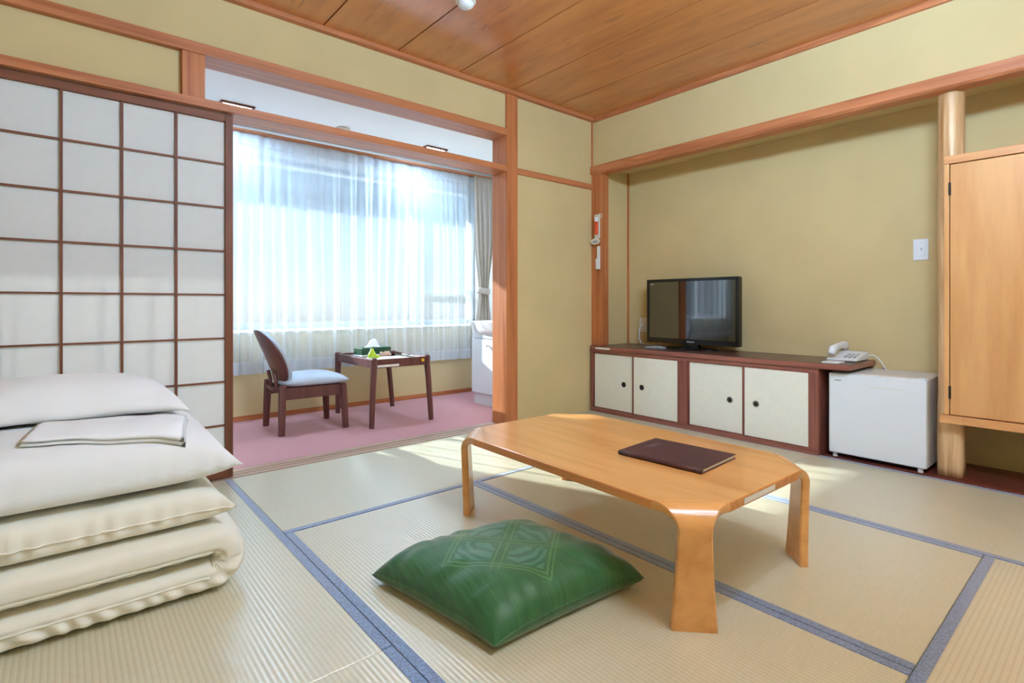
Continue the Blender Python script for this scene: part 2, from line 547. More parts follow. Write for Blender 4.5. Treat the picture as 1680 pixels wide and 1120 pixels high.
# ================================================================== SETTING
YA, XB = 2.825, 3.23
ZC = 2.315
XL, YB = -1.1, -1.4

# ---- tatami floor
fl = S('floor', B(XL, 3.66, YB, 2.965, -0.12, -0.032), 'concrete', 'tatami floor of the room with blue cloth borders', 'floor')

def mat_piece(x0, x1, y0, y1, axis, sides):
    g = 0.0012
    m = obj('tatami_mat', B(x0 + g, x1 - g, y0 + g, y1 - g, -0.032, 0.0, 0.002), 'tatami_' + axis, fl)
    hw = 0.029
    for s in sides:
        if s == 'x0': b = (x0 + g, x0 + hw, y0 + g, y1 - g)
        if s == 'x1': b = (x1 - hw, x1 - g, y0 + g, y1 - g)
        if s == 'y0': b = (x0 + g, x1 - g, y0 + g, y0 + hw)
        if s == 'y1': b = (x0 + g, x1 - g, y1 - hw, y1 - g)
        obj('mat_border', B(*b, -0.02, 0.0016, 0.0008), 'heri', m)

xm = [-1.1, -0.235, 0.622, 1.49, 2.358, 3.222]
ym = [-1.4, -0.52, 0.335, 1.188, 2.018, 2.826]
mat_piece(xm[2], xm[4], ym[4], ym[5], 'x', ('y0',))                  # window side
mat_piece(xm[1], xm[2], ym[3], ym[5], 'y', ('x0', 'x1'))             # under the bedding
mat_piece(xm[1], xm[2], ym[1], ym[3], 'y', ('x0', 'x1'))
mat_piece(xm[2], xm[3], ym[2], ym[4], 'y', ('x0', 'x1'))             # under the cushion
mat_piece(xm[3], xm[4], ym[2], ym[4], 'y', ('x0', 'x1'))             # under the low table
mat_piece(xm[4], xm[5], ym[3], ym[5], 'y', ('x0', 'x1'))
mat_piece(xm[4], xm[5], ym[1], ym[3], 'y', ('x0', 'x1'))
mat_piece(xm[2], xm[4], ym[1], ym[2], 'x', ('y0', 'y1'))
mat_piece(xm[0], xm[1], ym[3], ym[5], 'y', ('x1',))
mat_piece(xm[0], xm[1], ym[1], ym[3], 'y', ('x1',))
mat_piece(xm[0], xm[2], ym[0], ym[1], 'x', ('y1',))
mat_piece(xm[2], xm[4], ym[0], ym[1], 'x', ('y1',))
mat_piece(xm[4], xm[5], ym[0], ym[1], 'x', ('y1',))

# ---- ceiling of cedar boards
ce = S('ceiling', B(XL - 0.1, 3.72, YB - 0.1, 2.965, ZC + 0.012, ZC + 0.1), 'ceil_gap', 'cedar board ceiling of the tatami room', 'ceiling')
seams = [-1.12, -0.69, -0.26, 0.18, 0.62, 1.056, 1.491, 1.926, 2.369, 2.806, 3.24]
for i in range(len(seams) - 1):
    b = bmesh.new()
    prof = [(seams[i] + 0.0035, 0.0), (seams[i] + 0.0045, -0.012), (seams[i + 1] - 0.0035, -0.012), (seams[i + 1] - 0.003, 0.0)]
    a0 = [b.verts.new((x, YB, ZC + 0.012 + z)) for x, z in prof]
    a1 = [b.verts.new((x, YA, ZC + 0.012 + z)) for x, z in prof]
    for k in range(4):
        b.faces.new([a0[k], a0[(k + 1) % 4], a1[(k + 1) % 4], a1[k]])
    b.faces.new(a0); b.faces.new(a1[::-1])
    obj('ceiling_board', b, 'ceil_wood', ce, origin=((seams[i] + seams[i + 1]) / 2 + 0.05 * math.sin(i * 2.1), 0.7, ZC))

# ---- partition wall between room and veranda
b = bmesh.new()
box(b, 2.43, 3.33, YA, 2.965, 0, ZC + 0.02)                 # beside the opening
box(b, XL, 2.36, YA, 2.965, 2.045, ZC + 0.02)               # over the transom
box(b, XL, 0.43, YA + 0.02, 2.945, 1.78, 2.02)              # filled part of the transom
S('wall_partition', b, 'plaster', 'khaki plaster wall between the tatami room and the veranda', 'wall')
# ---- right wall with recess
b = bmesh.new()
box(b, XB, 3.62, YB, YA, 1.93, ZC + 0.02)                   # above the recess
box(b, 3.62, 3.74, YB, 2.965, -0.1, ZC + 0.02)              # back of the recess
box(b, 3.30, 3.62, 2.768, 2.9, 0, 1.95)                     # end of the recess
box(b, XB, 3.62, YB, -0.55, 0, 1.95)
S('wall_right', b, 'plaster', 'khaki plaster wall with the television recess', 'wall')
S('wall_left', B(XL - 0.1, XL, YB - 0.1, 4.3, -0.1, ZC + 0.1), 'plaster', 'khaki plaster wall behind the bedding side', 'wall')
S('wall_rear', B(XL - 0.1, 3.74, YB - 0.1, YB, -0.1, ZC + 0.1), 'plaster', 'khaki plaster wall opposite the window', 'wall')

# ---- wooden members
tr = 0
def trim(bm, mat, label, bev=0.002):
    global tr
    tr += 1
    return bevel_mod(S('trim_%d' % tr, bm, mat, label, 'trim'), bev, 2)
trim(B(2.333, 2.433, 2.808, 2.968, 0, ZC), 'beam_z', 'cedar post at the edge of the veranda opening')
trim(B(XL, 2.333, 2.808, 2.968, 2.0, 2.05), 'beam_x', 'long cedar lintel above the open transom')
trim(B(XL, 2.333, 2.806, 2.966, 1.756, 1.795), 'beam_x', 'grooved cedar head rail above the sliding paper screen')
trim(B(0.418, 0.510, 2.815, 2.955, 1.795, 2.0), 'beam_z', 'short cedar stud at the left end of the open transom')
trim(B(2.433, 3.235, 2.811, 2.84, 1.752, 1.794), 'beam_x', 'slim cedar rail across the wall beside the post')
trim(B(XL, 3.23, 2.79, 2.83, 2.289, 2.318), 'beam_x', 'cedar cornice above the veranda opening')
trim(B(3.212, 3.25, YB, 2.80, 2.282, 2.318), 'beam_y', 'cedar cornice above the television wall')
trim(B(3.222, 3.234, 2.812, 2.826, 1.93, 2.29), 'beam_z', 'thin cedar strip in the upper corner of the room')
trim(B(3.2265, 3.32, 2.728, 2.830, 0, 1.875), 'beam_z', 'cedar corner post at the end of the television recess')
trim(B(3.608, 3.621, 2.755, 2.769, 0.515, 1.935), 'beam_z', 'thin brown strip in the inner corner of the television recess', 0.001)
# head beam of the recess with a waney lower edge
b = bmesh.new()
N = 90
rows = []
for i in range(N + 1):
    y = YB + (2.83 - YB) * i / N
    w = 0.004 * nz(y * 14, 1.3) + 0.004 * nz(y * 40, 5.0)
    pr_ = [(3.208, 1.932), (3.208, 1.878), (3.222 + w, 1.868 + w * 0.6), (3.30, 1.866), (3.30, 1.932)]
    rows.append([b.verts.new((x, y, z)) for x, z in pr_])
for i in range(N):
    for k in range(5):
        b.faces.new([rows[i][k], rows[i][(k + 1) % 5], rows[i + 1][(k + 1) % 5], rows[i + 1][k]])
b.faces.new(rows[0]); b.faces.new(rows[-1][::-1])
tr += 1
S('trim_%d' % tr, b, 'beam_y', 'cedar head beam with a rough lower edge over the television recess', 'trim')
# threshold with two grooves
b = bmesh.new()
box(b, XL, 2.333, 2.826, 2.862, -0.03, 0.004)
box(b, XL, 2.333, 2.862, 2.876, -0.03, -0.002)
box(b, XL, 2.333, 2.876, 2.905, -0.03, 0.004)
box(b, XL, 2.333, 2.905, 2.919, -0.03, -0.002)
box(b, XL, 2.333, 2.919, 2.968, -0.03, 0.004)
tr += 1
S('trim_%d' % tr, b, 'sill_wood', 'pale grooved threshold between tatami and pink carpet', 'trim')
# floor board of the recess
trim(B(3.224, 3.62, -0.55, 2.768, -0.03, 0.008), 'alcove_floor', 'dark red floor board of the recess under refrigerator and wardrobe')

# peeled log pillar
b = bmesh.new()
cx, cy, n = 3.318, 0.592, 18
rings = []
for i in range(41):
    z = 0.008 + (1.90 - 0.008) * i / 40
    ring = []
    for k in range(n):
        t = 2 * math.pi * k / n
        r = 0.052 * (1 + 0.05 * nz(math.cos(t) * 3, math.sin(t) * 3, z * 2.2) + 0.03 * nz(math.cos(t) * 9, math.sin(t) * 9, z * 5))
        f = 1 - max(0, min(1, (0.42 - z) / 0.12))
        # squared off near the foot
        sq = 0.052 / max(abs(math.cos(t)), abs(math.sin(t)))
        r = r * f + (1 - f) * min(sq, 0.060) * 0.97
        ring.append(b.verts.new((cx + r * math.cos(t), cy + r * math.sin(t), z)))
    rings.append(ring)
for i in range(40):
    for k in range(n):
        b.faces.new([rings[i][k], rings[i][(k + 1) % n], rings[i + 1][(k + 1) % n], rings[i + 1][k]])
b.faces.new(rings[0][::-1]); b.faces.new(rings[-1])
S('pillar', b, 'log', 'peeled log pillar between refrigerator and hanging wardrobe', 'pillar', smooth=True)

# ---- veranda
S('floor_veranda', B(XL, 3.33, 2.968, 4.19, -0.08, 0.0), 'carpet', 'dusty pink carpet of the veranda', 'floor')
S('ceiling_veranda', B(XL, 3.33, 2.965, 4.3, 2.10, 2.2), 'white_wall', 'white ceiling of the veranda', 'ceiling')
WX0, WX1, WZ0, WZ1 = -0.95, 3.08, 0.655, 1.94
b = bmesh.new()
box(b, XL, 3.33, 4.18, 4.30, 0, WZ0)
S('wall_window_low', b, 'plaster_low', 'beige plaster wall under the veranda window', 'wall')
b = bmesh.new()
box(b, XL, 3.33, 4.18, 4.30, WZ1, 2.2)
box(b, XL, WX0, 4.18, 4.30, WZ0, WZ1)
box(b, WX1, 3.33, 4.18, 4.30, WZ0, WZ1)
S('wall_window', b, 'white_wall', 'white wall framing the veranda window', 'wall')
S('wall_veranda', B(XB, 3.33, 2.965, 4.18, 0, 2.1), 'white_wall', 'white end wall of the veranda behind the vanity', 'wall')
S('baseboard_window', B(XL, 3.23, 4.168, 4.18, 0, 0.035), 'beam_x', 'thin brown baseboard under the veranda window', 'baseboard')
trim(B(XL, 3.23, 2.968, 2.99, 2.05, 2.10), 'white_wall', 'white moulding where the veranda ceiling meets the transom')
trim(B(XL, 3.23, 4.02, 4.10, 2.048, 2.06), 'beam_x', 'thin brown curtain rail board under the veranda ceiling')

# ---- window
wd = thing('window_1', 'wide aluminium veranda window behind the sheer curtains', 'window', (1.0, 4.24, WZ0), kind='structure')
def fr(x0, x1, z0, z1, y0=4.215, y1=4.265, nm='window_frame'):
    return obj(nm, B(x0, x1, y0, y1, z0, z1, 0.003), 'alu', wd)
fr(WX0, WX1, WZ0, WZ0 + 0.04, 4.19, 4.29); fr(WX0, WX1, WZ1 - 0.04, WZ1, 4.19, 4.29)
fr(WX0, WX0 + 0.04, WZ0, WZ1, 4.19, 4.29); fr(WX1 - 0.04, WX1, WZ0, WZ1, 4.19, 4.29)
for x in (0.42, 2.40): fr(x, x + 0.055, WZ0, WZ1, nm='mullion')
fr(2.455, WX1 - 0.04, 0.945, 0.985, nm='crossbar')
for x0, x1, z0, z1 in ((WX0 + 0.04, 0.42, WZ0 + 0.04, WZ1 - 0.04), (0.475, 2.40, WZ0 + 0.04, WZ1 - 0.04), (2.455, WX1 - 0.04, 0.985, WZ1 - 0.04), (2.455, WX1 - 0.04, WZ0 + 0.04, 0.945)):
    obj('pane', B(x0, x1, 4.238, 4.242, z0, z1), 'glass', wd)
trim(B(WX0 - 0.02, WX1 + 0.02, 4.155, 4.20, WZ0 - 0.02, WZ0), 'white_wall', 'white window sill behind the sheer curtains')

# ---- outside: balcony roof, ground, added bounce slab and sun blocker
S('ground', B(-60, 60, 5.6, 120, -6.2, -6.0), 'concrete', 'pale ground outside below the balcony', 'ground')
S('bounce_slab', B(-3, 6, 4.30, 5.25, -0.25, -0.1), 'concrete', 'unseen pale slab added outside the window to bounce light', 'balcony')  # unseen, added to throw daylight up into the veranda
S('balcony_roof', B(-3, 6, 4.30, 5.20, 2.12, 2.27), 'eave', 'pale balcony roof seen through the top of the sheer curtain', 'balcony')
S('sun_blocker', B(0.05, 0.43, 4.30, 5.20, -0.1, 2.20), 'concrete', 'unseen block added outside the window to cut off the sun', 'wall')  # unseen, added to shape the left edge of the sun patch

# ---- paper screens
def shoji(x0, x1, y0, name, label, z0=0.006, z1=1.752):
    y1 = y0 + 0.03
    d = thing(name, label, 'sliding screen', ((x0 + x1) / 2, (y0 + y1) / 2, z0), kind='structure')
    sw = 0.034
    for xa in (x0, x1 - sw):
        bevel_mod(obj('stile', B(xa, xa + sw, y0, y1, z0, z1), 'shoji_wood', d), 0.002)
    bevel_mod(obj('rail', B(x0 + sw, x1 - sw, y0, y1, z1 - 0.035, z1), 'shoji_wood_x', d), 0.002)
    bevel_mod(obj('rail', B(x0 + sw, x1 - sw, y0, y1, z0, z0 + 0.05), 'shoji_wood_x', d), 0.002)
    cw = (x1 - x0 - 2 * sw) / 4
    xs = [x0 + sw + cw * k for k in range(5)]
    zs = [z0 + 0.05] + [0.048 + 0.2095 * k for k in range(1, 8)] + [z1 - 0.035]
    bt = 0.005
    for k in (1, 2, 3):
        obj('vertical_bar', B(xs[k] - bt, xs[k] + bt, y0 + 0.004, y0 + 0.018, z0 + 0.05, z1 - 0.035), 'shoji_wood', d)
    for z in zs[1:-1]:
        obj('horizontal_bar', B(x0 + sw, x1 - sw, y0 + 0.005, y0 + 0.017, z - bt * 0.8, z + bt * 0.8), 'shoji_wood_x', d)
    for i in range(4):
        for j in range(len(zs) - 1):
            obj('paper_pane', B(xs[i], xs[i + 1], y0 + 0.017, y0 + 0.0185, zs[j], zs[j + 1]), 'paper', d)
    return d
shoji(-0.236, 0.634, 2.838, 'door_1', 'sliding paper screen with brown lattice behind the folded bedding')
shoji(-1.095, -0.200, 2.882, 'door_2', 'second sliding paper screen at the far left of the opening')

# ================================================================== VERANDA THINGS
def curtain_fn(x, z, amp, per, seed):
    ph = math.pi * x / per + 1.6 * nz(x * 1.9, seed, 0.3) + 0.55 * nz(x * 2.3, seed + 4, z * 0.8)
    a = amp * (0.45 + 0.95 * abs(nz(x * 2.7, seed + 9, z * 0.3)) ** 0.7)
    crease = abs(math.sin(ph)) ** 0.55
    return -a * 1.5 * (crease - 0.6) + 0.30 * amp * math.sin(4.3 * ph + 1.0 + z * 0.5) + 0.012 * nz(x * 12, seed + 2, z * 0.6)

def curtain(name, x0, x1, z0, z1, y, amp, per, seed, mat, label, cat, dx=0.006, nzr=26, dense=None, spread=None):
    def sheet(za, zb, rows_, off=0.0):
        b = bmesh.new()
        nx = int((x1 - x0) / dx)
        g = []
        for j in range(rows_ + 1):
            z = za + (zb - za) * j / rows_
            row = []
            for i in range(nx + 1):
                x = x0 + (x1 - x0) * i / nx
                k = min(1.0, 0.35 + (z1 - z) * 1.3)
                xx = x if spread is None else spread(x, z)
                row.append(b.verts.new((xx, y + off + curtain_fn(x, z, amp * k, per, seed), z)))
            g.append(row)
        for j in range(rows_):
            for i in range(nx):
                b.faces.new([g[j][i], g[j][i + 1], g[j + 1][i + 1], g[j + 1][i]])
        return b
    t = thing(name, label, cat, ((x0 + x1) / 2, y, z0))
    obj('cloth', sheet(z0, z1, nzr), mat, t, smooth=True)
    if dense:
        obj('heading_tape', sheet(z1 - 0.075, z1, 3, -0.003), dense, t, smooth=True)
        obj('hem', sheet(z0, z0 + 0.09, 3, -0.003), dense, t, smooth=True)
    return t
curtain('sheer_curtain', -1.0, 1.945, 0.345, 2.046, 4.07, 0.038, 0.165, 1.0, 'sheer',
        'wide white sheer curtain behind the wooden chair', 'curtain', dense='sheer_dense')
curtain('sheer_curtain', 1.93, 2.985, 0.335, 2.046, 4.085, 0.036, 0.15, 6.0, 'sheer',
        'narrower white sheer curtain beside the taupe drape', 'curtain', dense='sheer_dense')
def gather(x, z):
    c = 3.065
    w = 1 - 0.5 * math.exp(-((z - 0.965) / 0.33) ** 2)
    return c + (x - c) * w
dr = curtain('drape_curtain', 2.95, 3.185, 0.36, 2.046, 4.035, 0.020, 0.060, 3.0, 'drape',
             'taupe drape gathered by a tieback beside the vanity', 'curtain', dx=0.003, spread=gather)
b = bmesh.new()
lathe(b, [(0.060, -0.028), (0.066, -0.02), (0.066, 0.02), (0.060, 0.028)], (0, 0, 0), 28)
bmesh.ops.transform(b, matrix=Matrix.Translation((3.065, 4.035, 0.965)) @ Matrix.Rotation(0.12, 4, 'Y') @ Matrix.Diagonal((1.05, 0.75, 1, 1)), verts=b.verts)
obj('tieback', b, 'drape', dr, smooth=True)

# downlights and detectors
for (x, y, lab) in ((0.845, 3.745, 'square downlight with brown rim, nearest the sliding paper screen'),
                    (2.30, 3.735, 'square downlight with brown rim, nearest the taupe drape')):
    t = thing('downlight', lab, 'ceiling light', (x, y, 2.10), group='veranda downlights')
    h, w = 0.098, 0.016
    b = bmesh.new()
    box(b, x - h, x + h, y - h, y - h + w, 2.088, 2.10); box(b, x - h, x + h, y + h - w, y + h, 2.088, 2.10)
    box(b, x - h, x - h + w, y - h + w, y + h - w, 2.088, 2.10); box(b, x + h - w, x + h, y - h + w, y + h - w, 2.088, 2.10)
    obj('rim', b, 'shoji_wood_x', t)
    obj('diffuser', B(x - h + w, x + h - w, y - h + w, y + h - w, 2.096, 2.10), 'downlight', t)

def detector(x, y, z, lab):
    t = thing('smoke_detector', lab, 'smoke detector', (x, y, z))
    obj('base', lathe(bmesh.new(), [(0.05, 0), (0.05, -0.010), (0.046, -0.014)], (x, y, z), 28), 'cream_plastic', t, smooth=True)
    obj('dome', lathe(bmesh.new(), [(0.040, -0.014), (0.038, -0.026), (0.026, -0.036), (0.010, -0.039), (0.002, -0.039)], (x, y, z), 28), 'white_plastic', t, smooth=True)
detector(1.54, 3.69, 2.10, 'round smoke detector on the white veranda ceiling')
detector(1.50, 2.12, ZC + 0.004, 'round smoke detector on the cedar ceiling')

# ---- chair
ch = thing('chair', 'low walnut chair with oval back and pale vinyl seat', 'chair', (1.28, 3.70, 0))
legs = [((1.078, 3.905), (1.085, 3.885), 0.325), ((1.068, 3.528), (1.078, 3.545), 0.320), ((1.490, 3.872), (1.475, 3.860), 0.30), ((1.482, 3.508), (1.470, 3.525), 0.30)]
for (f, tp, h) in legs:
    b = bmesh.new()
    tube(b, [(f[0], f[1], 0), ((f[0] + tp[0]) / 2, (f[1] + tp[1]) / 2, h / 2), (tp[0], tp[1], h - 0.006), (tp[0], tp[1], h)], [0.021, 0.024, 0.0245, 0.018], 10)
    obj('leg', b, 'chair_wood', ch, smooth=False)
for y in (3.535, 3.872):
    bevel_mod(obj('side_rail', B(1.09, 1.465, y - 0.011, y + 0.011, 0.225, 0.298), 'chair_wood', ch), 0.003)
b = bmesh.new()
tube(b, [(1.080, 3.55, 0.285), (1.066, 3.72, 0.280), (1.084, 3.88, 0.285)], 0.017, 10)
obj('rear_rail', b, 'chair_wood', ch, smooth=True)
bevel_mod(obj('front_rail', B(1.455, 1.477, 3.54, 3.86, 0.235, 0.295), 'chair_wood', ch), 0.003)
def seat_top(u, v):
    uu, vv = crowd(u), crowd(v)
    e = max(0, (1 - abs(uu) ** 4) * (1 - abs(vv) ** 4)) ** 0.5
    # front corners rounded, rear narrower
    w = 0.205 * (0.90 + 0.10 * uu) 
    x = 1.305 + 0.215 * uu * (1 - 0.06 * vv * vv)
    y = 3.70 + w * vv * (1 - 0.05 * uu * uu)
    return Vector((x, y, 0.325 + 0.042 * e + 0.012 * (1 - uu * uu) * e))
def seat_bot(u, v):
    p = seat_top(u, v); uu, vv = crowd(u), crowd(v)
    e = max(0, (1 - abs(uu) ** 6) * (1 - abs(vv) ** 6)) ** 0.5
    return Vector((p.x, p.y, 0.325 - 0.027 * e))
obj('seat', grid_solid(22, 22, seat_top, seat_bot), 'vinyl', ch, smooth=True)
# oval back: plywood shell + padded front
def back_pt(a, r, t):
    """a angle, r 0..1, t offset along +X"""
    sy = 0.18 * r * math.cos(a)
    sz = 0.195 * r * math.sin(a)
    z = 0.488 + sz * 0.955
    x = 1.105 - (z - 0.31) * 0.42 + 0.035 * ((sy / 0.172) ** 2) + t
    return Vector((x, 3.70 + sy * (1 + 0.12 * (sz < 0) * abs(sz) / 0.195), z))
def disc(t0, t1, crown, rr=1.0):
    b = bmesh.new()
    n = 36
    rs = [0.25, 0.5, 0.72, 0.88, 0.96, 1.0]
    F = [[b.verts.new(back_pt(2 * math.pi * k / n, r * rr, t1 + crown * math.sqrt(max(0, 1 - r ** 4)))) for k in range(n)] for r in rs]
    R = [[b.verts.new(back_pt(2 * math.pi * k / n, r * rr, t0)) for k in range(n)] for r in rs]
    for L in (F, R):
        for i in range(len(rs) - 1):
            for k in range(n):
                b.faces.new([L[i][k], L[i][(k + 1) % n], L[i + 1][(k + 1) % n], L[i + 1][k]])
        b.faces.new(L[0])
    for k in range(n):
        b.faces.new([F[-1][k], F[-1][(k + 1) % n], R[-1][(k + 1) % n], R[-1][k]])
    return b
bk = obj('backrest', disc(0.0, 0.014, 0.0), 'chair_wood', ch, smooth=True)
obj('back_pad', disc(0.014, 0.036, 0.026, 0.985), 'vinyl', bk, smooth=True)
for y in (3.64, 3.76):
    tube_b = bmesh.new()
    tube(tube_b, [(1.07, y, 0.27), (1.066, y, 0.34), (1.052, y, 0.40)], 0.012, 8)
    obj('back_support', tube_b, 'chair_wood', ch, smooth=True)

# ---- veranda table
vt = thing('side_table', 'small walnut table with glass top on the pink carpet', 'table', (1.84, 3.67, 0))
TX0, TX1, TY0, TY1 = 1.622, 2.038, 3.366, 3.985
for (fx_, fy_, tx, ty) in ((1.597, 3.352, TX0, TY0), (2.056, 3.338, TX1, TY0), (1.630, 4.007, TX0, TY1), (2.084, 3.985, TX1, TY1)):
    b = bmesh.new()
    tube(b, [(fx_, fy_, 0), ((fx_ * 0.35 + tx * 0.65), (fy_ * 0.35 + ty * 0.65), 0.30), (tx, ty, 0.42), (tx, ty, 0.462), (tx, ty, 0.472)], [0.018, 0.021, 0.023, 0.023, 0.017], 10)
    obj('leg', b, 'chair_wood', vt)
for (x0, x1, y0, y1) in ((TX0, TX1, TY0 - 0.010, TY0 + 0.012), (TX0, TX1, TY1 - 0.012, TY1 + 0.010), (TX0 - 0.010, TX0 + 0.012, TY0, TY1), (TX1 - 0.012, TX1 + 0.010, TY0, TY1)):
    bevel_mod(obj('apron', B(x0, x1, y0, y1, 0.402, 0.462), 'chair_wood', vt), 0.004)
obj('table_top', B(TX0 + 0.012, TX1 - 0.012, TY0 + 0.012, TY1 - 0.012, 0.436, 0.450), 'chair_wood', vt)
obj('glass_sheet', B(TX0 + 0.014, TX1 - 0.014, TY0 + 0.014, TY1 - 0.014, 0.4505, 0.4555), 'glass', vt)
obj('paper_label', B(1.642, 1.806, TY0 - 0.0112, TY0 - 0.0102, 0.408, 0.424), 'label_white', vt)
b = lathe(bmesh.new(), [(0.012, -0.0012), (0.012, 0)], (1.997, TY0 - 0.0102, 0.437), 16, 'y')
obj('round_sticker', b, 'yellow', vt)
# tissue box, pear ornament, pouch, paper, dish
ZT = 0.4557
tb = thing('tissue_box', 'dark green tissue box with a pulled tissue on the small table', 'tissue box', (1.80, 3.76, ZT), math.radians(7))
b = B(-0.125, 0.125, -0.058, 0.058, 0, 0.060, 0.003)
obj('carton', b, 'tissue_green', tb, local=True)
def tis(u, v, s):
    r = math.hypot(u, v)
    h = 0.058 * max(0, 1 - r ** 1.6) + 0.02 * nz(u * 2.3 + 3, v * 2.3) * (1 - r * 0.5)
    return Vector((0.058 * u + 0.02 * nz(u * 2, v * 2 + 8), 0.030 * v, 0.0605 + s * max(0.0, h)))
obj('tissue', grid_solid(16, 12, lambda u, v: tis(u, v, 1), lambda u, v: tis(u, v, 0.05)), 'tissue_white', tb, smooth=True, local=True)
obj('slot_band', B(-0.127, 0.127, -0.060, 0.060, 0.0, 0.010), 'tissue_white', tb, local=True)
b = lathe(bmesh.new(), [(0.018, 0), (0.030, 0.008), (0.031, 0.022), (0.024, 0.036), (0.014, 0.052), (0.009, 0.066), (0.003, 0.070)], (1.693, 3.545, ZT), 20)
pe = thing('pear_ornament', 'lime green pear-shaped ornament in front of the tissue box', 'ornament', (1.693, 3.545, ZT))
obj('body', b, 'lime', pe, smooth=True)
obj('stem', tube(bmesh.new(), [(1.693, 3.545, ZT + 0.068), (1.695, 3.547, ZT + 0.080)], 0.002, 6), 'shoji_wood', pe)
b = lathe(bmesh.new(), [(0.008, 0), (0.014, 0.006), (0.012, 0.018), (0.004, 0.022)], (1.725, 3.520, ZT), 14)
tag(obj('lime_bead', b, 'lime', smooth=True), 'small lime ball beside the pear ornament', 'ornament')
def lump(cx_, cy_, sx, sy, sz, seed):
    def f(u, v, s):
        uu, vv = crowd(u), crowd(v)
        e = max(0, (1 - uu ** 4) * (1 - vv ** 4)) ** 0.5
        return Vector((cx_ + sx * uu * (1 - 0.25 * vv * vv), cy_ + sy * vv * (1 - 0.25 * uu * uu), ZT + 0.004 + s * e * sz * (0.8 + 0.5 * nz(uu * 2 + seed, vv * 2))))
    return grid_solid(14, 14, lambda u, v: f(u, v, 1), lambda u, v: f(u, v, 0) - Vector((0, 0, 0.004)))
tag(obj('pouch', lump(1.835, 3.625, 0.042, 0.03, 0.034, 2), 'beige_thing', smooth=True), 'crumpled beige pouch on the small table', 'pouch')
tag(obj('dish', lathe(bmesh.new(), [(0.02, 0), (0.030, 0.004), (0.040, 0.018), (0.037, 0.018), (0.026, 0.007), (0.002, 0.006)], (1.975, 3.80, ZT), 20), 'chair_wood', smooth=True), 'small brown dish behind the beige pouch', 'dish')
tag(obj('paper_sheet', B(1.66, 1.92, 3.40, 3.58, ZT, ZT + 0.0015), 'page'), 'white sheet of paper on the small table', 'paper')

# ---- vanity
va = thing('vanity', 'white washbasin cabinet half hidden behind the cedar post', 'vanity', (2.93, 3.38, 0))
obj('kick_plate', B(2.69, 3.225, 3.09, 3.668, 0, 0.095), 'vanity', va)
bevel_mod(obj('carcass', B(2.683, 3.225, 3.08, 3.68, 0.097, 0.60), 'vanity', va), 0.003)
for (y0, y1, ky) in ((3.085, 3.378, 3.34), (3.382, 3.675, 3.445)):
    d = bevel_mod(obj('door', B(2.665, 2.682, y0, y1, 0.10, 0.55), 'vanity', va), 0.003)
    obj('knob', lathe(bmesh.new(), [(0.006, 0), (0.006, -0.012), (0.014, -0.016), (0.014, -0.024), (0.008, -0.027)], (2.665, ky, 0.503), 14, 'x'), 'ceramic', d, smooth=True)
bevel_mod(obj('fascia', B(2.668, 2.683, 3.085, 3.675, 0.556, 0.60), 'vanity', va), 0.002)
# bow fronted basin
b = bmesh.new()
n = 24
def bowl_out(t, z):
    # t 0..1 along y from near to far
    y = 3.06 + 0.65 * t
    k = (z - 0.575) / 0.125
    bow = 0.075 * math.sin(math.pi * t) ** 0.8
    x = 2.70 - (0.02 + bow) * (0.25 + 0.75 * k ** 0.5 if k > 0 else 0.0)
    y = 3.385 + (y - 3.385) * (0.88 + 0.12 * min(1, max(0, k) ** 0.5))
    return (x, y, z)
zs = [0.575, 0.60, 0.625, 0.65, 0.675, 0.69, 0.70]
G = [[b.verts.new(bowl_out(k / n, z)) for k in range(n + 1)] for z in zs]
for i in range(len(zs) - 1):
    for k in range(n):
        b.faces.new([G[i][k], G[i][k + 1], G[i + 1][k + 1], G[i + 1][k]])
T0 = [b.verts.new((3.225, v.co.y, v.co.z)) for v in (G[0][0], G[0][-1], G[-1][0], G[-1][-1])]
b.faces.new([G[i][0] for i in range(len(zs))] + [T0[2], T0[0]])
b.faces.new([G[i][-1] for i in range(len(zs))] + [T0[3], T0[1]])
b.faces.new([T0[0], T0[1], T0[3], T0[2]])
b.faces.new(G[0][:] + [T0[1], T0[0]])
# rim and hollow
inn, dep = [], []
cxv, cyv = 2.93, 3.385
outer = G[-1] + [T0[3], T0[2]]
for v in outer:
    inn.append(b.verts.new((cxv + (v.co.x - cxv) * 0.86, cyv + (v.co.y - cyv) * 0.88, 0.70)))
    dep.append(b.verts.new((cxv + (v.co.x - cxv) * 0.55, cyv + (v.co.y - cyv) * 0.6, 0.605)))
m_ = len(outer)
for k in range(m_):
    b.faces.new([outer[k], outer[(k + 1) % m_], inn[(k + 1) % m_], inn[k]])
    b.faces.new([inn[k], inn[(k + 1) % m_], dep[(k + 1) % m_], dep[k]])
b.faces.new(dep)
obj('basin', b, 'ceramic', va, smooth=True)
obj('faucet', tube(bmesh.new(), [(3.17, 3.385, 0.70), (3.17, 3.385, 0.80), (3.15, 3.385, 0.83), (3.10, 3.385, 0.835), (3.06, 3.385, 0.815)], 0.011, 10), 'metal_pale', va, smooth=True)

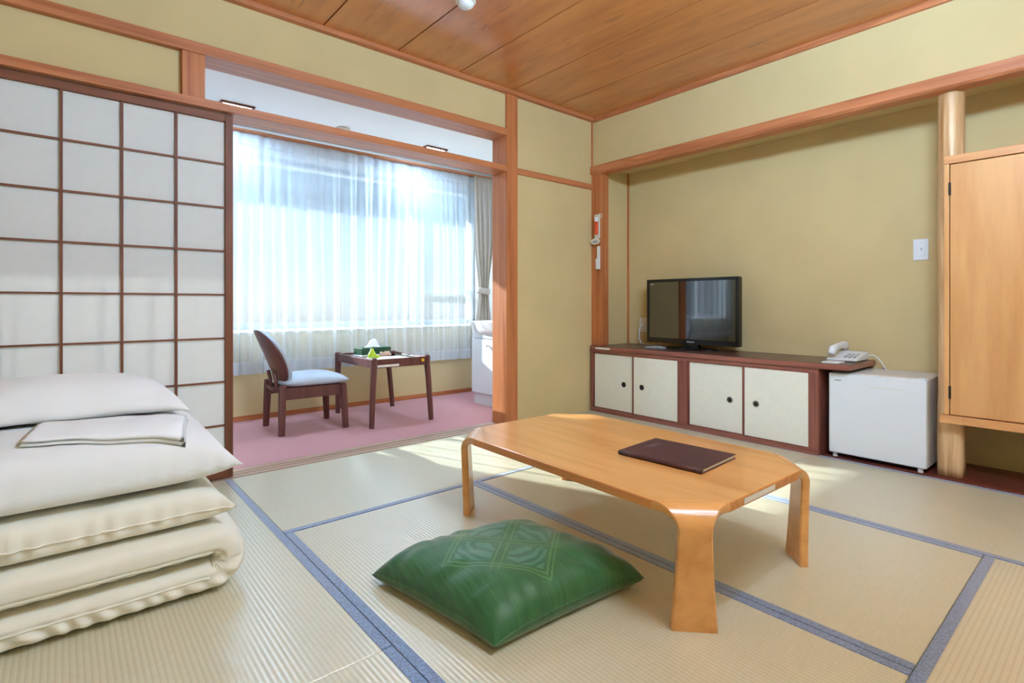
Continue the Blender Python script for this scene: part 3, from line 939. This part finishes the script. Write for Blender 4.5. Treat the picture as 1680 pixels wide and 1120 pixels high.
# ================================================================== TELEVISION WALL
sb = thing('sideboard', 'long low mahogany sideboard with four cream sliding doors', 'sideboard', (3.42, 1.95, 0))
XF = 3.200
b = bmesh.new()
prism(b, [(3.190, 1.0), (3.618, 1.0), (3.618, 2.7665), (3.322, 2.7665), (3.322, 2.7265), (3.2255, 2.7265), (3.2255, 2.803), (3.190, 2.803)], 0.484, 0.515)
bevel_mod(obj('counter', b, 'counter', sb), 0.002)
bevel_mod(obj('counter_edge', B(3.184, 3.1899, 0.999, 2.803, 0.4855, 0.5135), 'dark_wood', sb), 0.002)
bevel_mod(obj('counter_side_edge', B(3.1900, 3.618, 0.994, 0.9999, 0.4855, 0.5135), 'dark_wood', sb), 0.002)
obj('top_rail', B(XF - 0.004, XF + 0.022, 1.147, 2.803, 0.462, 0.4835), 'dark_wood', sb)
obj('bottom_rail', B(XF - 0.004, XF + 0.022, 1.147, 2.803, 0.002, 0.030), 'dark_wood', sb)
for (y0, y1) in ((1.147, 1.190), (1.958, 2.022), (2.788, 2.803)):
    bevel_mod(obj('upright', B(XF - 0.006, XF + 0.022, y0, y1, 0.03, 0.462), 'dark_wood_z', sb), 0.002)
obj('end_panel', B(XF + 0.022, 3.615, 1.147, 1.167, 0.009, 0.484), 'dark_wood_z', sb)
obj('back_panel', B(3.60, 3.615, 1.17, 2.76, 0.01, 0.48), 'dark_wood', sb)
def sdoor(y0, y1, py, off, pullmat):
    x0 = XF + off
    d = obj('door', B(x0 + 0.002, x0 + 0.010, y0 + 0.008, y1 - 0.008, 0.036, 0.456), 'fusuma', sb)
    w = 0.011
    bb = bmesh.new()
    box(bb, x0, x0 + 0.012, y0, y0 + w, 0.030, 0.462); box(bb, x0, x0 + 0.012, y1 - w, y1, 0.030, 0.462)
    box(bb, x0, x0 + 0.012, y0 + w, y1 - w, 0.030, 0.038); box(bb, x0, x0 + 0.012, y0 + w, y1 - w, 0.454, 0.462)
    obj('door_frame', bb, 'dark_wood_z', d)
    pb = lathe(bmesh.new(), [(0.0125, 0.001), (0.0125, -0.0022), (0.016, -0.003), (0.0195, -0.0015), (0.0195, 0.001)], (x0 + 0.002, py, 0.238), 24, 'x')
    obj('pull_rim', pb, pullmat, d, smooth=True)
    obj('pull_cup', lathe(bmesh.new(), [(0.013, 0.0006), (0.013, -0.0012), (0.004, -0.0008), (0.003, -0.002)], (x0 + 0.002, py, 0.238), 20, 'x'), 'metal_dark', d, smooth=True)
sdoor(2.405, 2.788, 2.495, 0.010, 'metal_dark')
sdoor(2.022, 2.408, 2.326, 0.0, 'metal_dark')
sdoor(1.575, 1.958, 1.667, 0.010, 'metal_grey')
sdoor(1.190, 1.578, 1.497, 0.0, 'metal_grey')
obj('white_label', B(3.1828, 3.1838, 2.605, 2.745, 0.492, 0.504), 'label_white', sb)

# television
tv = thing('television', 'black flat screen television on the sideboard', 'television', (3.47, 2.09, 0.515))
bevel_mod(obj('casing', B(3.455, 3.505, 1.73, 2.458, 0.552, 1.028), 'black_plastic', tv), 0.006, 3)
obj('back_bulge', B(3.505, 3.54, 1.86, 2.33, 0.60, 0.95, 0.012, 2), 'black_plastic', tv)
b = bmesh.new()
yy0, yy1, z0, z1, w = 1.73, 2.458, 0.552, 1.028, 0.021
for (a, c, d, e) in ((yy0, yy1, z1 - w, z1), (yy0, yy1, z0, z0 + 0.036), (yy0, yy0 + w, z0 + 0.036, z1 - w), (yy1 - w, yy1, z0 + 0.036, z1 - w)):
    box(b, 3.449, 3.456, a, c, d, e)
bevel_mod(obj('bezel', b, 'black_plastic', tv), 0.0015)
obj('screen', B(3.4525, 3.4552, yy0 + w, yy1 - w, z0 + 0.036, z1 - w), 'screen', tv)
obj('logo_mark', B(3.4518, 3.4524, 2.396, 2.428, 0.988, 0.995), 'grey_plastic', tv)
obj('logo_mark', B(3.4482, 3.449, 2.055, 2.115, 0.565, 0.573), 'grey_plastic', tv)
obj('neck', B(3.475, 3.515, 2.04, 2.15, 0.525, 0.56, 0.004), 'black_plastic', tv)
b = lathe(bmesh.new(), [(0.145, 0.0), (0.15, 0.004), (0.145, 0.009), (0.06, 0.014), (0.02, 0.014)], (0, 0, 0), 36)
bmesh.ops.transform(b, matrix=Matrix.Translation((3.47, 2.09, 0.515)) @ Matrix.Diagonal((0.72, 1.45, 1, 1)), verts=b.verts)
obj('stand_base', b, 'black_plastic', tv, smooth=True)
rc = thing('remote_control', 'grey remote control lying by the television stand', 'remote control', (3.335, 2.30, 0.515), math.radians(8))
bevel_mod(obj('body', B(-0.022, 0.022, -0.075, 0.075, 0, 0.016), 'grey_plastic', rc, local=True), 0.004)
for i in range(4):
    for j in (-1, 0, 1):
        obj('button', B(j * 0.011 - 0.003, j * 0.011 + 0.003, -0.05 + i * 0.02, -0.042 + i * 0.02, 0.016, 0.018), 'white_plastic', rc, local=True)
# outlet with aerial lead behind
ol = thing('wall_outlet', 'cream wall outlet with a white lead beside the television', 'outlet', (3.62, 2.612, 0.67))
bevel_mod(obj('plate', B(3.612, 3.62, 2.578, 2.646, 0.615, 0.73), 'cream_plastic', ol), 0.002)
obj('socket', B(3.605, 3.6125, 2.598, 2.626, 0.655, 0.69, 0.002), 'white_plastic', ol)
lead = [(3.605, 2.615, 0.668), (3.585, 2.617, 0.665), (3.575, 2.622, 0.63), (3.578, 2.625, 0.57), (3.572, 2.60, 0.525), (3.56, 2.54, 0.520), (3.545, 2.46, 0.521), (3.535, 2.40, 0.53), (3.53, 2.34, 0.60)]
obj('lead', tube(bmesh.new(), lead, 0.004, 8), 'white_plastic', ol, smooth=True)

# telephone
ph = thing('telephone', 'white desk telephone with its cord at the counter end', 'telephone', (3.44, 1.075, 0.515), math.radians(0))
def pb(y, x0, x1, z): return (x0, x1, z)
b = bmesh.new()
prof = [(3.36, 0.5205), (3.36, 0.530), (3.44, 0.548), (3.56, 0.566), (3.57, 0.56), (3.57, 0.5205)]
lo = [b.verts.new((x, 1.012, z)) for x, z in prof]; hi = [b.verts.new((x, 1.165, z)) for x, z in prof]
for k in range(6): b.faces.new([lo[k], lo[(k + 1) % 6], hi[(k + 1) % 6], hi[k]])
b.faces.new(lo); b.faces.new(hi[::-1])
bevel_mod(obj('base', b, 'white_plastic', ph), 0.008, 3)
b = bmesh.new()
hs = [(3.35, 1.135, 0.556), (3.375, 1.135, 0.583), (3.43, 1.135, 0.592), (3.50, 1.135, 0.598), (3.555, 1.135, 0.600), (3.58, 1.135, 0.577)]
tube(b, hs, [0.018, 0.024, 0.019, 0.019, 0.024, 0.018], 14)
obj('handset', b, 'white_plastic', ph, smooth=True)
for i in range(4):
    for j in range(3):
        x, y = 3.40 + i * 0.024, 1.035 + j * 0.022
        z = 0.539 + (x - 3.40) * 0.17
        obj('key', B(x - 0.007, x + 0.007, y - 0.007, y + 0.007, z - 0.004, z + 0.0035), 'grey_plastic', ph)
obj('foot_plate', B(3.37, 3.56, 1.022, 1.155, 0.5152, 0.5204), 'grey_plastic', ph)
cordp = [(3.565, 1.03, 0.54), (3.572, 0.992, 0.548), (3.57, 0.965, 0.530), (3.565, 0.945, 0.505), (3.56, 0.935, 0.488), (3.562, 0.928, 0.472), (3.58, 0.93, 0.4715), (3.605, 0.95, 0.4715)]
obj('cord', tube(bmesh.new(), cordp, 0.0035, 8), 'white_plastic', ph, smooth=True)
tag(obj('notepad', B(3.235, 3.33, 1.06, 1.145, 0.515, 0.522, 0.001), 'page'), 'white notepad in front of the telephone', 'notepad')

# refrigerator
rf = thing('refrigerator', 'small white refrigerator between sideboard and log pillar', 'refrigerator', (3.40, 0.89, 0.008))
bevel_mod(obj('cabinet', B(3.262, 3.61, 0.672, 1.104, 0.028, 0.468), 'fridge_side', rf), 0.006, 3)
dr_ = bevel_mod(obj('door', B(3.226, 3.258, 0.670, 1.106, 0.030, 0.466), 'fridge', rf), 0.008, 3)
obj('gasket', B(3.258, 3.262, 0.68, 1.096, 0.04, 0.456), 'grey_plastic', rf)
obj('badge', B(3.2248, 3.2259, 1.045, 1.075, 0.424, 0.430), 'grey_plastic', dr_)
obj('handle_groove', B(3.2248, 3.2259, 0.76, 0.91, 0.404, 0.408), 'fridge_side', dr_)
obj('hinge_cap', B(3.23, 3.275, 0.676, 0.705, 0.466, 0.474, 0.002), 'white_plastic', rf)
for (x, y) in ((3.25, 0.70), (3.25, 1.08), (3.58, 0.70), (3.58, 1.08)):
    obj('foot', lathe(bmesh.new(), [(0.012, 0), (0.012, 0.022)], (x, y, 0.008), 12), 'white_plastic', rf)

# wall switch
sw = thing('wall_switch', 'white rocker switch on the wall of the recess', 'switch', (3.62, 0.778, 1.142))
bevel_mod(obj('plate', B(3.612, 3.62, 0.743, 0.812, 1.084, 1.20), 'white_plastic', sw), 0.003)
bevel_mod(obj('rocker', B(3.6085, 3.6125, 0.757, 0.798, 1.105, 1.18), 'white_plastic', sw), 0.002)
obj('pilot_mark', B(3.6078, 3.609, 0.772, 0.776, 1.135, 1.150), 'grey_plastic', sw)

# hanging wardrobe cabinet
hw = thing('wardrobe', 'hanging wardrobe cabinet of pale orange veneer at the end of the recess', 'wardrobe', (3.42, 0.0, 0.27))
obj('carcass', B(3.262, 3.617, -0.548, 0.532, 0.312, 1.545), 'cab_wood', hw)
for (y0, y1) in ((0.585, 0.606), (-0.546, -0.53)):
    bevel_mod(obj('frame_side', B(3.232, 3.262, y0, y1, 0.312, 1.510), 'cab_wood', hw), 0.002)
bevel_mod(obj('frame_top', B(3.230, 3.262, -0.546, 0.606, 1.510, 1.548), 'cab_wood_y', hw), 0.002)
bevel_mod(obj('bottom_shelf', B(3.214, 3.617, -0.546, 0.530, 0.274, 0.311), 'cab_wood_y', hw), 0.002)
bevel_mod(obj('shelf_nose', B(3.213, 3.262, 0.5301, 0.618, 0.274, 0.311), 'cab_wood_y', hw), 0.002)
for (y0, y1) in ((0.022, 0.582), (-0.528, 0.018)):
    d = bevel_mod(obj('door', B(3.235, 3.258, y0, y1, 0.315, 1.506), 'cab_wood', hw), 0.002)
    if y0 > 0:
        for z in (0.42, 1.39):
            obj('hinge', tube(bmesh.new(), [(3.232, 0.5835, z - 0.03), (3.232, 0.5835, z + 0.03)], 0.005, 8), 'metal_dark', d)
        obj('door_knob', lathe(bmesh.new(), [(0.008, 0.0), (0.008, -0.012), (0.014, -0.02), (0.008, -0.026)], (3.235, 0.06, 0.9), 14, 'x'), 'metal_pale', d, smooth=True)

# emergency torch on corner post
et = thing('emergency_torch', 'white torch holder with orange-red torch on the corner post', 'torch', (3.214, 2.755, 1.38))
bevel_mod(obj('holder', B(3.202, 3.213, 2.722, 2.775, 1.355, 1.545), 'cream_plastic', et), 0.003)
obj('torch_head', tube(bmesh.new(), [(3.188, 2.742, 1.485), (3.188, 2.742, 1.52)], [0.014, 0.017], 14), 'white_plastic', et, smooth=True)
obj('torch_body', tube(bmesh.new(), [(3.188, 2.742, 1.385), (3.188, 2.742, 1.40), (3.188, 2.742, 1.485)], [0.010, 0.014, 0.013], 14), 'red', et, smooth=True)
ring = [(3.195, 2.712 + 0.020 * math.cos(t), 1.527 + 0.016 * math.sin(t)) for t in [2 * math.pi * k / 16 for k in range(17)]]
obj('strap_loop', tube(bmesh.new(), ring, 0.003, 6), 'cream_plastic', et, smooth=True)
kt = thing('key_tag', 'oval cream key tag hanging below the torch holder', 'tag', (3.20, 2.760, 1.33))
b = lathe(bmesh.new(), [(0.044, -0.003), (0.046, 0), (0.044, 0.003)], (0, 0, 0), 26, 'x')
bmesh.ops.transform(b, matrix=Matrix.Translation((3.195, 2.758, 1.333)) @ Matrix.Diagonal((1, 1, 0.55, 1)), verts=b.verts)
obj('oval_plate', b, 'cream_plastic', kt)
b = lathe(bmesh.new(), [(0.030, -0.001), (0.030, 0.001)], (0, 0, 0), 26, 'x')
bmesh.ops.transform(b, matrix=Matrix.Translation((3.1915, 2.755, 1.330)) @ Matrix.Diagonal((1, 1, 0.38, 1)), verts=b.verts)
obj('printed_field', b, 'grey_plastic', kt)
wp = thing('wall_plate', 'narrow white stepped plate below the oval key tag', 'plate', (3.213, 2.745, 1.2))
b = bmesh.new()
box(b, 3.207, 3.2135, 2.722, 2.752, 1.20, 1.295); box(b, 3.203, 3.2135, 2.722, 2.764, 1.115, 1.20)
bevel_mod(obj('plate', b, 'white_plastic', wp), 0.002)

# ================================================================== LOW TABLE
LT = thing('low_table', 'low honey-coloured wooden table with four bent legs on the tatami', 'table', (1.560, 1.249, 0), math.radians(-1.2))
LL, LW, LC, LH = 1.118, 0.702, 0.088, 0.32
a_, b_ = LW / 2, LL / 2
th = 0.028
def octa(a, b, c):
    return [(-a, -b + c), (-a + c, -b), (a - c, -b), (a, -b + c), (a, b - c), (a - c, b), (-a + c, b), (-a, b - c)]
bm = bmesh.new()
LCB = LC + 0.040 * math.sqrt(2)          # the top stops where the bend of a leg begins
prism(bm, octa(a_, b_, LCB), LH - th, LH)
bm.faces.ensure_lookup_table()
for f in bm.faces:
    f.material_index = 0 if abs(f.normal.z) > 0.5 else 1
top = obj('table_top', bm, ['table_wood', 'table_edge'], LT, local=True)
for f in top.data.polygons:
    f.material_index = 0 if abs(f.normal.z) > 0.5 else 1
bevel_mod(top, 0.004, 3)
def low_leg(sx, sy):
    """bent laminated leg at corner (sx, sy)"""
    b = bmesh.new()
    d = Vector((sx, sy, 0)).normalized()              # outwards
    e = Vector((-d.y, d.x, 0))                        # along the chamfer
    mid = Vector((sx * (a_ - LC / 2), sy * (b_ - LC / 2), 0))
    t2 = th / 2 - 0.0005
    R = 0.060
    path = []                                          # (o, z, normal angle, half width)
    w0, w1, w2 = LCB * math.sqrt(2) / 2, 0.0430, 0.0590
    path.append((-0.0405, LH - th / 2, math.pi / 2, w0))
    for k in range(1, 15):
        q = k / 14
        a = math.pi / 2 * q
        path.append((-0.040 + (R - t2) * math.sin(a), LH - th / 2 - (R - t2) * (1 - math.cos(a)), math.pi / 2 - a, w1 + (w0 - w1) * (1 - q) ** 1.75))
    o0, z0 = path[-1][0], path[-1][1]
    for k in range(1, 11):
        q = k / 10
        path.append((o0 - 0.012 * q, z0 * (1 - q), 0.0, w1 + (w2 - w1) * (q ** 1.5)))
    rings = []
    for (o, z, an, w) in path:
        nrm = d * math.cos(an) + Vector((0, 0, 1)) * math.sin(an)
        c = mid + d * o + Vector((0, 0, z))
        ch_ = 0.004
        sec = [(-w, -t2 + ch_), (-w + ch_, -t2), (w - ch_, -t2), (w, -t2 + ch_), (w, t2 - ch_), (w - ch_, t2), (-w + ch_, t2), (-w, t2 - ch_)]
        rings.append([b.verts.new(c + e * s + nrm * t) for s, t in sec])
    for i in range(len(rings) - 1):
        for k in range(8):
            b.faces.new([rings[i][k], rings[i][(k + 1) % 8], rings[i + 1][(k + 1) % 8], rings[i + 1][k]])
    b.faces.new(rings[0][::-1]); b.faces.new(rings[-1])
    o = obj('leg', b, 'table_wood', LT, local=True, smooth=True)
    m = o.modifiers.new('split', 'EDGE_SPLIT'); m.split_angle = math.radians(38)
    return o
for sx in (-1, 1):
    for sy in (-1, 1):
        low_leg(sx, sy)
obj('white_label', B(-0.135, 0.045, -b_ - 0.0012, -b_ - 0.0002, LH - 0.022, LH - 0.007), 'label_white', LT, local=True)

# information folder
bk_ = thing('folder', 'maroon leatherette folder lying on the low table', 'folder', (1.604, 1.022, LH + 0.0005), math.radians(3.5))
# long axis along local y, spine on the -x side
hx, hy = 0.118, 0.152
bevel_mod(obj('back_cover', B(-hx, hx, -hy, hy, 0, 0.003), 'leather', bk_, local=True), 0.001)
obj('pages', B(-hx + 0.008, hx - 0.006, -hy + 0.004, hy - 0.006, 0.0031, 0.0115), 'page', bk_, local=True)
b = bmesh.new()
vs0 = [b.verts.new(p) for p in ((-hx, -hy, 0.0118), (hx, -hy, 0.0128), (hx, hy, 0.0122), (-hx, hy, 0.0118))]
vs1 = [b.verts.new(v.co + Vector((0, 0, 0.003))) for v in vs0]
b.faces.new(vs0[::-1]); b.faces.new(vs1)
for k in range(4): b.faces.new([vs0[k], vs0[(k + 1) % 4], vs1[(k + 1) % 4], vs1[k]])
fc = bevel_mod(obj('front_cover', b, 'leather', bk_, local=True), 0.001)
sp = [(-hx, y, 0.0075) for y in (-hy, -hy / 2, 0, hy / 2, hy)]
obj('spine', tube(bmesh.new(), sp, 0.0074, 10), 'leather', bk_, local=True, smooth=True)
text_mesh('cover_lettering', 'ご案内', 0.030, 'silver_ink', fc,
          WM[bk_] @ Matrix.Translation((0.010, 0.098, 0.0156)) @ Matrix.Rotation(math.radians(0), 4, 'Z'))

# ================================================================== FLOOR CUSHION
zc = thing('floor_cushion', 'green satin floor cushion with a brocade diamond motif', 'cushion', (1.024, 1.236, 0), math.radians(-5.5))
ZK = [Vector((0.715, 1.495)), Vector((0.790, 0.995)), Vector((1.325, 0.955)), Vector((1.250, 1.445))]   # left, near, right, far corner
ZIN = WM[zc].inverted()
def zab(u, v, top):
    uu, vv = crowd(u, 0.7), crowd(v, 0.7)
    e = max(0.0, (1 - abs(uu) ** 4.2) * (1 - abs(vv) ** 4.2)) ** 0.5
    k = 0.03
    pu = uu * (1 - k * (1 - vv * vv) * abs(uu) ** 2)
    pv = vv * (1 - k * (1 - uu * uu) * abs(vv) ** 2)
    s_, t_ = (pu + 1) / 2, (pv + 1) / 2
    w2 = ZK[1] * (1 - s_) * (1 - t_) + ZK[2] * s_ * (1 - t_) + ZK[3] * s_ * t_ + ZK[0] * (1 - s_) * t_
    p = ZIN @ Vector((w2.x, w2.y, 0))
    zr = 0.042 - 0.018 * (uu * uu * vv * vv) ** 2
    side = max(abs(uu), abs(vv))
    wr = 0.0
    if side > 0.5:
        t = uu if abs(vv) > abs(uu) else vv
        wr = 0.006 * (side - 0.5) / 0.5 * math.sin(t * 17 + 5 * nz(uu * 2, vv * 2)) * (1 - side ** 8)
    if top:
        return Vector((p.x, p.y, zr + 0.084 * e + wr + 0.004 * nz(uu * 3, vv * 3, 1)))
    return Vector((p.x, p.y, max(0.001, zr - 0.06 * e ** 0.7)))
cu = obj('cover', grid_solid(56, 56, lambda u, v: zab(u, v, True), lambda u, v: zab(u, v, False)), 'green', zc, local=True, smooth=True, origin=(0, 0, 0))
cu.location = (0, 0, 0)
rim = []
for k in range(4):
    for q in range(14):
        s = -1 + 2 * q / 14
        u, v = [(s, -1), (1, s), (-s, 1), (-1, -s)][k]
        rim.append(zab(u, v, True))
rim.append(rim[0])
obj('seam', tube(bmesh.new(), rim, 0.0025, 6, caps=False), 'green', zc, local=True, smooth=True)

# ================================================================== BEDDING
FX0, FX1, FY0, FY1 = -0.62, 0.395, 1.725, 2.42
ft = thing('folded_mattress', 'cream futon mattress folded double at the bottom of the bedding stack', 'futon', (-0.1, 2.07, 0))
# path of the fold in xz
path = []
zl, zu = 0.050, 0.149
for k in range(36):
    path.append(Vector((FX0 + (0.335 - FX0) * k / 36, 0, zl)))
rad = (zu - zl) / 2
for k in range(13):
    a = -math.pi / 2 + math.pi * k / 12
    path.append(Vector((0.335 + rad * math.cos(a), 0, (zl + zu) / 2 + rad * math.sin(a))))
for k in range(1, 37):
    path.append(Vector((0.335 + (FX0 - 0.335) * k / 36, 0, zu)))
def fold_mesh(path, half, fy0, fy1, seed, nsec=96):
    b = bmesh.new()
    rings = []
    seam_lo, seam_hi = [], []
    cum = 0.0
    for i, p in enumerate(path):
        d = (path[min(i + 1, len(path) - 1)] - path[max(i - 1, 0)]).normalized()
        nrm = Vector((-d.z, 0, d.x))
        if i: cum += (p - path[i - 1]).length
        ring = []
        lower = i < len(path) / 2
        for k in range(nsec):
            t = 2 * math.pi * k / nsec
            c, s = math.cos(t), math.sin(t)
            yy = math.copysign(abs(c) ** 0.30, c)
            zz = math.copysign(abs(s) ** 0.62, s)
            y = (fy0 + fy1) / 2 + (fy1 - fy0) / 2 * yy
            h = half * 0.985 * zz
            fr_ = max(0.0, -yy - 0.90) / 0.10
            if fr_ > 0:
                wz = h / half                              # towards the top of the lower layer, the bottom of the upper one
                up = wz if lower else -wz
                line = 0.10 if lower else -0.45
                pk = math.sin(cum * 120 + up * 3.2 + 4.0 * nz(cum * 9, seed))
                below = max(0.0, min(1.0, (line - up) * 5))
                y -= fr_ * (0.006 * nz(cum * 7, seed + 2) + 0.0085 * pk * below * (0.5 + abs(nz(cum * 4, seed + 7))) + 0.0008 * pk)
                y += fr_ * 0.007 * math.exp(-((up - line) / 0.10) ** 2)
            h *= 1 + 0.05 * nz(cum * 4, y * 5, seed)
            q = p + nrm * h
            q.y = y + 0.010 * nz(cum * 2.2, seed + 3)
            ring.append(b.verts.new(q))
        rings.append(ring)
        front = sorted((v for v in ring if v.co.y < (fy0 + fy1) / 2), key=lambda v: v.co.y)[:nsec // 3]
        tz = p.z + half * (0.10 if lower else -0.45)
        v = min(front, key=lambda v: abs(v.co.z - tz))
        if p.x < 0.33: (seam_lo if lower else seam_hi).append(Vector((p.x, v.co.y - 0.0015, tz)))
    for i in range(len(rings) - 1):
        for k in range(nsec):
            b.faces.new([rings[i][k], rings[i][(k + 1) % nsec], rings[i + 1][(k + 1) % nsec], rings[i + 1][k]])
    b.faces.new(rings[0][::-1]); b.faces.new(rings[-1])
    return b, seam_lo, seam_hi
fine = []
for i in range(len(path) - 1):
    for q in range(5): fine.append(path[i].lerp(path[i + 1], q / 5))
fine.append(path[-1])
fbm, s_lo, s_hi = fold_mesh(fine, 0.0495, FY0, FY1, 1.7)
obj('cover', fbm, 'cotton_warm', ft, smooth=True)
obj('edge_piping', tube(bmesh.new(), s_lo[::2], 0.0032, 6), 'cotton_warm', ft, smooth=True)
obj('edge_piping', tube(bmesh.new(), s_hi[::2], 0.0045, 6), 'cotton_warm', ft, smooth=True)

def slab(x0, x1, y0, y1, z0, z1, zrim, seed, pu=7, tip=0.03, ex=0.45, nu=90, nv=70, puck=0.003, topf=None):
    cx_, cy_ = (x0 + x1) / 2, (y0 + y1) / 2
    hx_, hy_ = (x1 - x0) / 2, (y1 - y0) / 2
    def f(u, v, top):
        uu, vv = crowd(u, 0.9), crowd(v, 0.9)
        e = max(0.0, (1 - abs(uu) ** pu) * (1 - abs(vv) ** pu)) ** ex
        x = cx_ + hx_ * uu - tip * (1 - abs(vv) ** 6) * max(0, uu) ** 8
        y = cy_ + hy_ * vv + tip * 0.8 * (1 - abs(uu) ** 10) * max(0, -vv) ** 8
        zr = zrim
        edge = max(abs(uu), abs(vv))
        wr = 0.0
        if edge > 0.8:
            t = x if abs(vv) > abs(uu) else y
            wr = puck * math.sin(t * 125 + 6 * nz(t * 7, seed)) * (edge - 0.8) / 0.2 * (1 - e) * (0.4 + abs(nz(t * 4, seed + 1)))
        nn = 0.006 * nz(x * 5, y * 5, seed) + 0.003 * nz(x * 13, y * 13, seed)
        if top:
            z = zr + (z1 - zr) * e + (nn + wr) * (0.4 + e)
            if topf: z += topf(uu, vv) * e
            return Vector((x, y - wr, z))
        return Vector((x, y - wr * 2.2, zr - (zr - z0) * e))
    return grid_solid(nu, nv, lambda u, v: f(u, v, True), lambda u, v: f(u, v, False))
mq = thing('folded_quilt', 'cream quilt with a front seam in the middle of the bedding stack', 'quilt', (-0.1, 2.07, 0.2))
obj('cover', slab(-0.62, 0.395, 1.728, 2.42, 0.200, 0.304, 0.243, 11.0, pu=9, ex=0.40, nu=170, puck=0.005), 'cotton_warm', mq, smooth=True)
qo = mq.children[0]
qp = sorted(((WM[qo] @ v.co) for v in qo.data.vertices if abs((WM[qo] @ v.co).z - 0.243) < 0.0075 and (WM[qo] @ v.co).y < 1.80 and (WM[qo] @ v.co).x < 0.385), key=lambda c: c.x)
best = {}
for c in qp:
    k = round(c.x / 0.012)
    if k not in best or c.y < best[k].y: best[k] = c
obj('edge_piping', tube(bmesh.new(), [Vector((best[k].x, best[k].y - 0.0005, 0.2435)) for k in sorted(best)], 0.003, 6), 'cotton_warm', mq, smooth=True)

dv = thing('folded_duvet', 'thick white duvet under the pillow on top of the bedding', 'duvet', (-0.1, 2.07, 0.31))
def dome(uu, vv): return 0.012 * (1 - vv * vv)
obj('cover', slab(-0.64, 0.415, 1.735, 2.44, 0.312, 0.470, 0.362, 21.0, pu=7, ex=0.55, tip=0.035, topf=dome), 'cotton', dv, smooth=True)

bpy.context.view_layer.update()
dvo = dv.children[0]
def duvet_z(x, y):
    c = WM[dvo].inverted() @ Vector((x, y, 2))
    ok, loc, nrm, idx = dvo.ray_cast(c, Vector((0, 0, -1)))
    return (WM[dvo] @ loc).z if ok else 0.36

# folded cotton sheet / robe
fs_ = thing('folded_sheet', 'flat folded white cotton sheet in front of the pillow', 'linen', (0.11, 1.95, 0.47))
def sheet_layer(h0, h1, inset, seed):
    c, ang = Vector((0.112, 1.912)), math.radians(-11)
    hx_, hy_ = 0.183 - inset, 0.105 - inset * 0.6
    def f(u, v, top):
        e = max(0.0, (1 - abs(u) ** 16) * (1 - abs(v) ** 16)) ** 0.5
        lx, ly = hx_ * u, hy_ * v
        x = c.x + lx * math.cos(ang) - ly * math.sin(ang); y = c.y + lx * math.sin(ang) + ly * math.cos(ang)
        z = duvet_z(x, y)
        m = (h0 + h1) / 2
        return Vector((x, y, z + (m + (h1 - m) * e if top else m - (m - h0) * e) + 0.0015 * nz(x * 18, y * 18, seed)))
    return grid_solid(30, 20, lambda u, v: f(u, v, True), lambda u, v: f(u, v, False))
obj('layer', sheet_layer(0.001, 0.011, 0.0, 1), 'terry', fs_, smooth=True)
obj('layer', sheet_layer(0.0115, 0.020, 0.004, 2), 'terry', fs_, smooth=True)

pw = thing('pillow', 'plump white pillow on top of the folded bedding', 'pillow', (0.0, 2.2, 0.47))
def pil(u, v, top):
    uu, vv = crowd(u, 0.5), crowd(v, 0.5)
    e = max(0.0, (1 - abs(uu) ** 2.4) * (1 - abs(vv) ** 2.4)) ** 0.6
    lx = 0.335 * uu * (1 - 0.06 * (1 - vv * vv) * uu * uu)
    ly = 0.195 * vv * (1 - 0.08 * (1 - uu * uu) * vv * vv)
    a = math.radians(-3)
    x = -0.005 + lx * math.cos(a) - ly * math.sin(a); y = 2.215 + lx * math.sin(a) + ly * math.cos(a)
    base = duvet_z(x, y) + 0.002
    rim = base + 0.030
    wr = 0.006 * nz(x * 9 + 3 * y, y * 14, 3.3) * (1 - abs(vv)) + 0.004 * math.sin(14 * (x + y)) * max(0, uu) ** 3
    if top: return Vector((x, y, rim + 0.105 * e + wr * e ** 0.3))
    return Vector((x, y, rim - 0.029 * e ** 0.5))
obj('cover', grid_solid(54, 40, lambda u, v: pil(u, v, True), lambda u, v: pil(u, v, False)), 'cotton', pw, smooth=True)

# ================================================================== FILL LAMP (added to brighten the room, hangs unseen above the view)
LX, LY = 1.30, 0.12
lp = thing('fill_lamp', 'unseen pendant lamp added above the view as fill light', 'lamp', (LX, LY, ZC))
obj('ceiling_rose', lathe(bmesh.new(), [(0.045, 0), (0.045, -0.02), (0.02, -0.03)], (LX, LY, ZC + 0.004), 24), 'white_plastic', lp, smooth=True)
obj('flex', tube(bmesh.new(), [(LX, LY, ZC - 0.02), (LX, LY, 2.12)], 0.004, 8), 'white_plastic', lp)
for k in (-1, 1):
    obj('paper_side', B(LX + k * 0.222 - 0.004, LX + k * 0.222 + 0.004, LY - 0.212, LY + 0.212, 1.98, 2.12), 'lamp', lp)
    obj('paper_side', B(LX - 0.212, LX + 0.212, LY + k * 0.222 - 0.004, LY + k * 0.222 + 0.004, 1.98, 2.12), 'lamp', lp)
    for q in (-1, 1):
        obj('corner_post', B(LX + k * 0.222 - 0.009, LX + k * 0.222 + 0.009, LY + q * 0.222 - 0.009, LY + q * 0.222 + 0.009, 1.965, 2.125), 'beam_z', lp)
obj('bottom_panel', B(LX - 0.212, LX + 0.212, LY - 0.212, LY + 0.212, 1.97, 1.978), 'paper', lp)
obj('cross_bar', B(LX - 0.22, LX + 0.22, LY - 0.008, LY + 0.008, 2.122, 2.132), 'beam_x', lp)
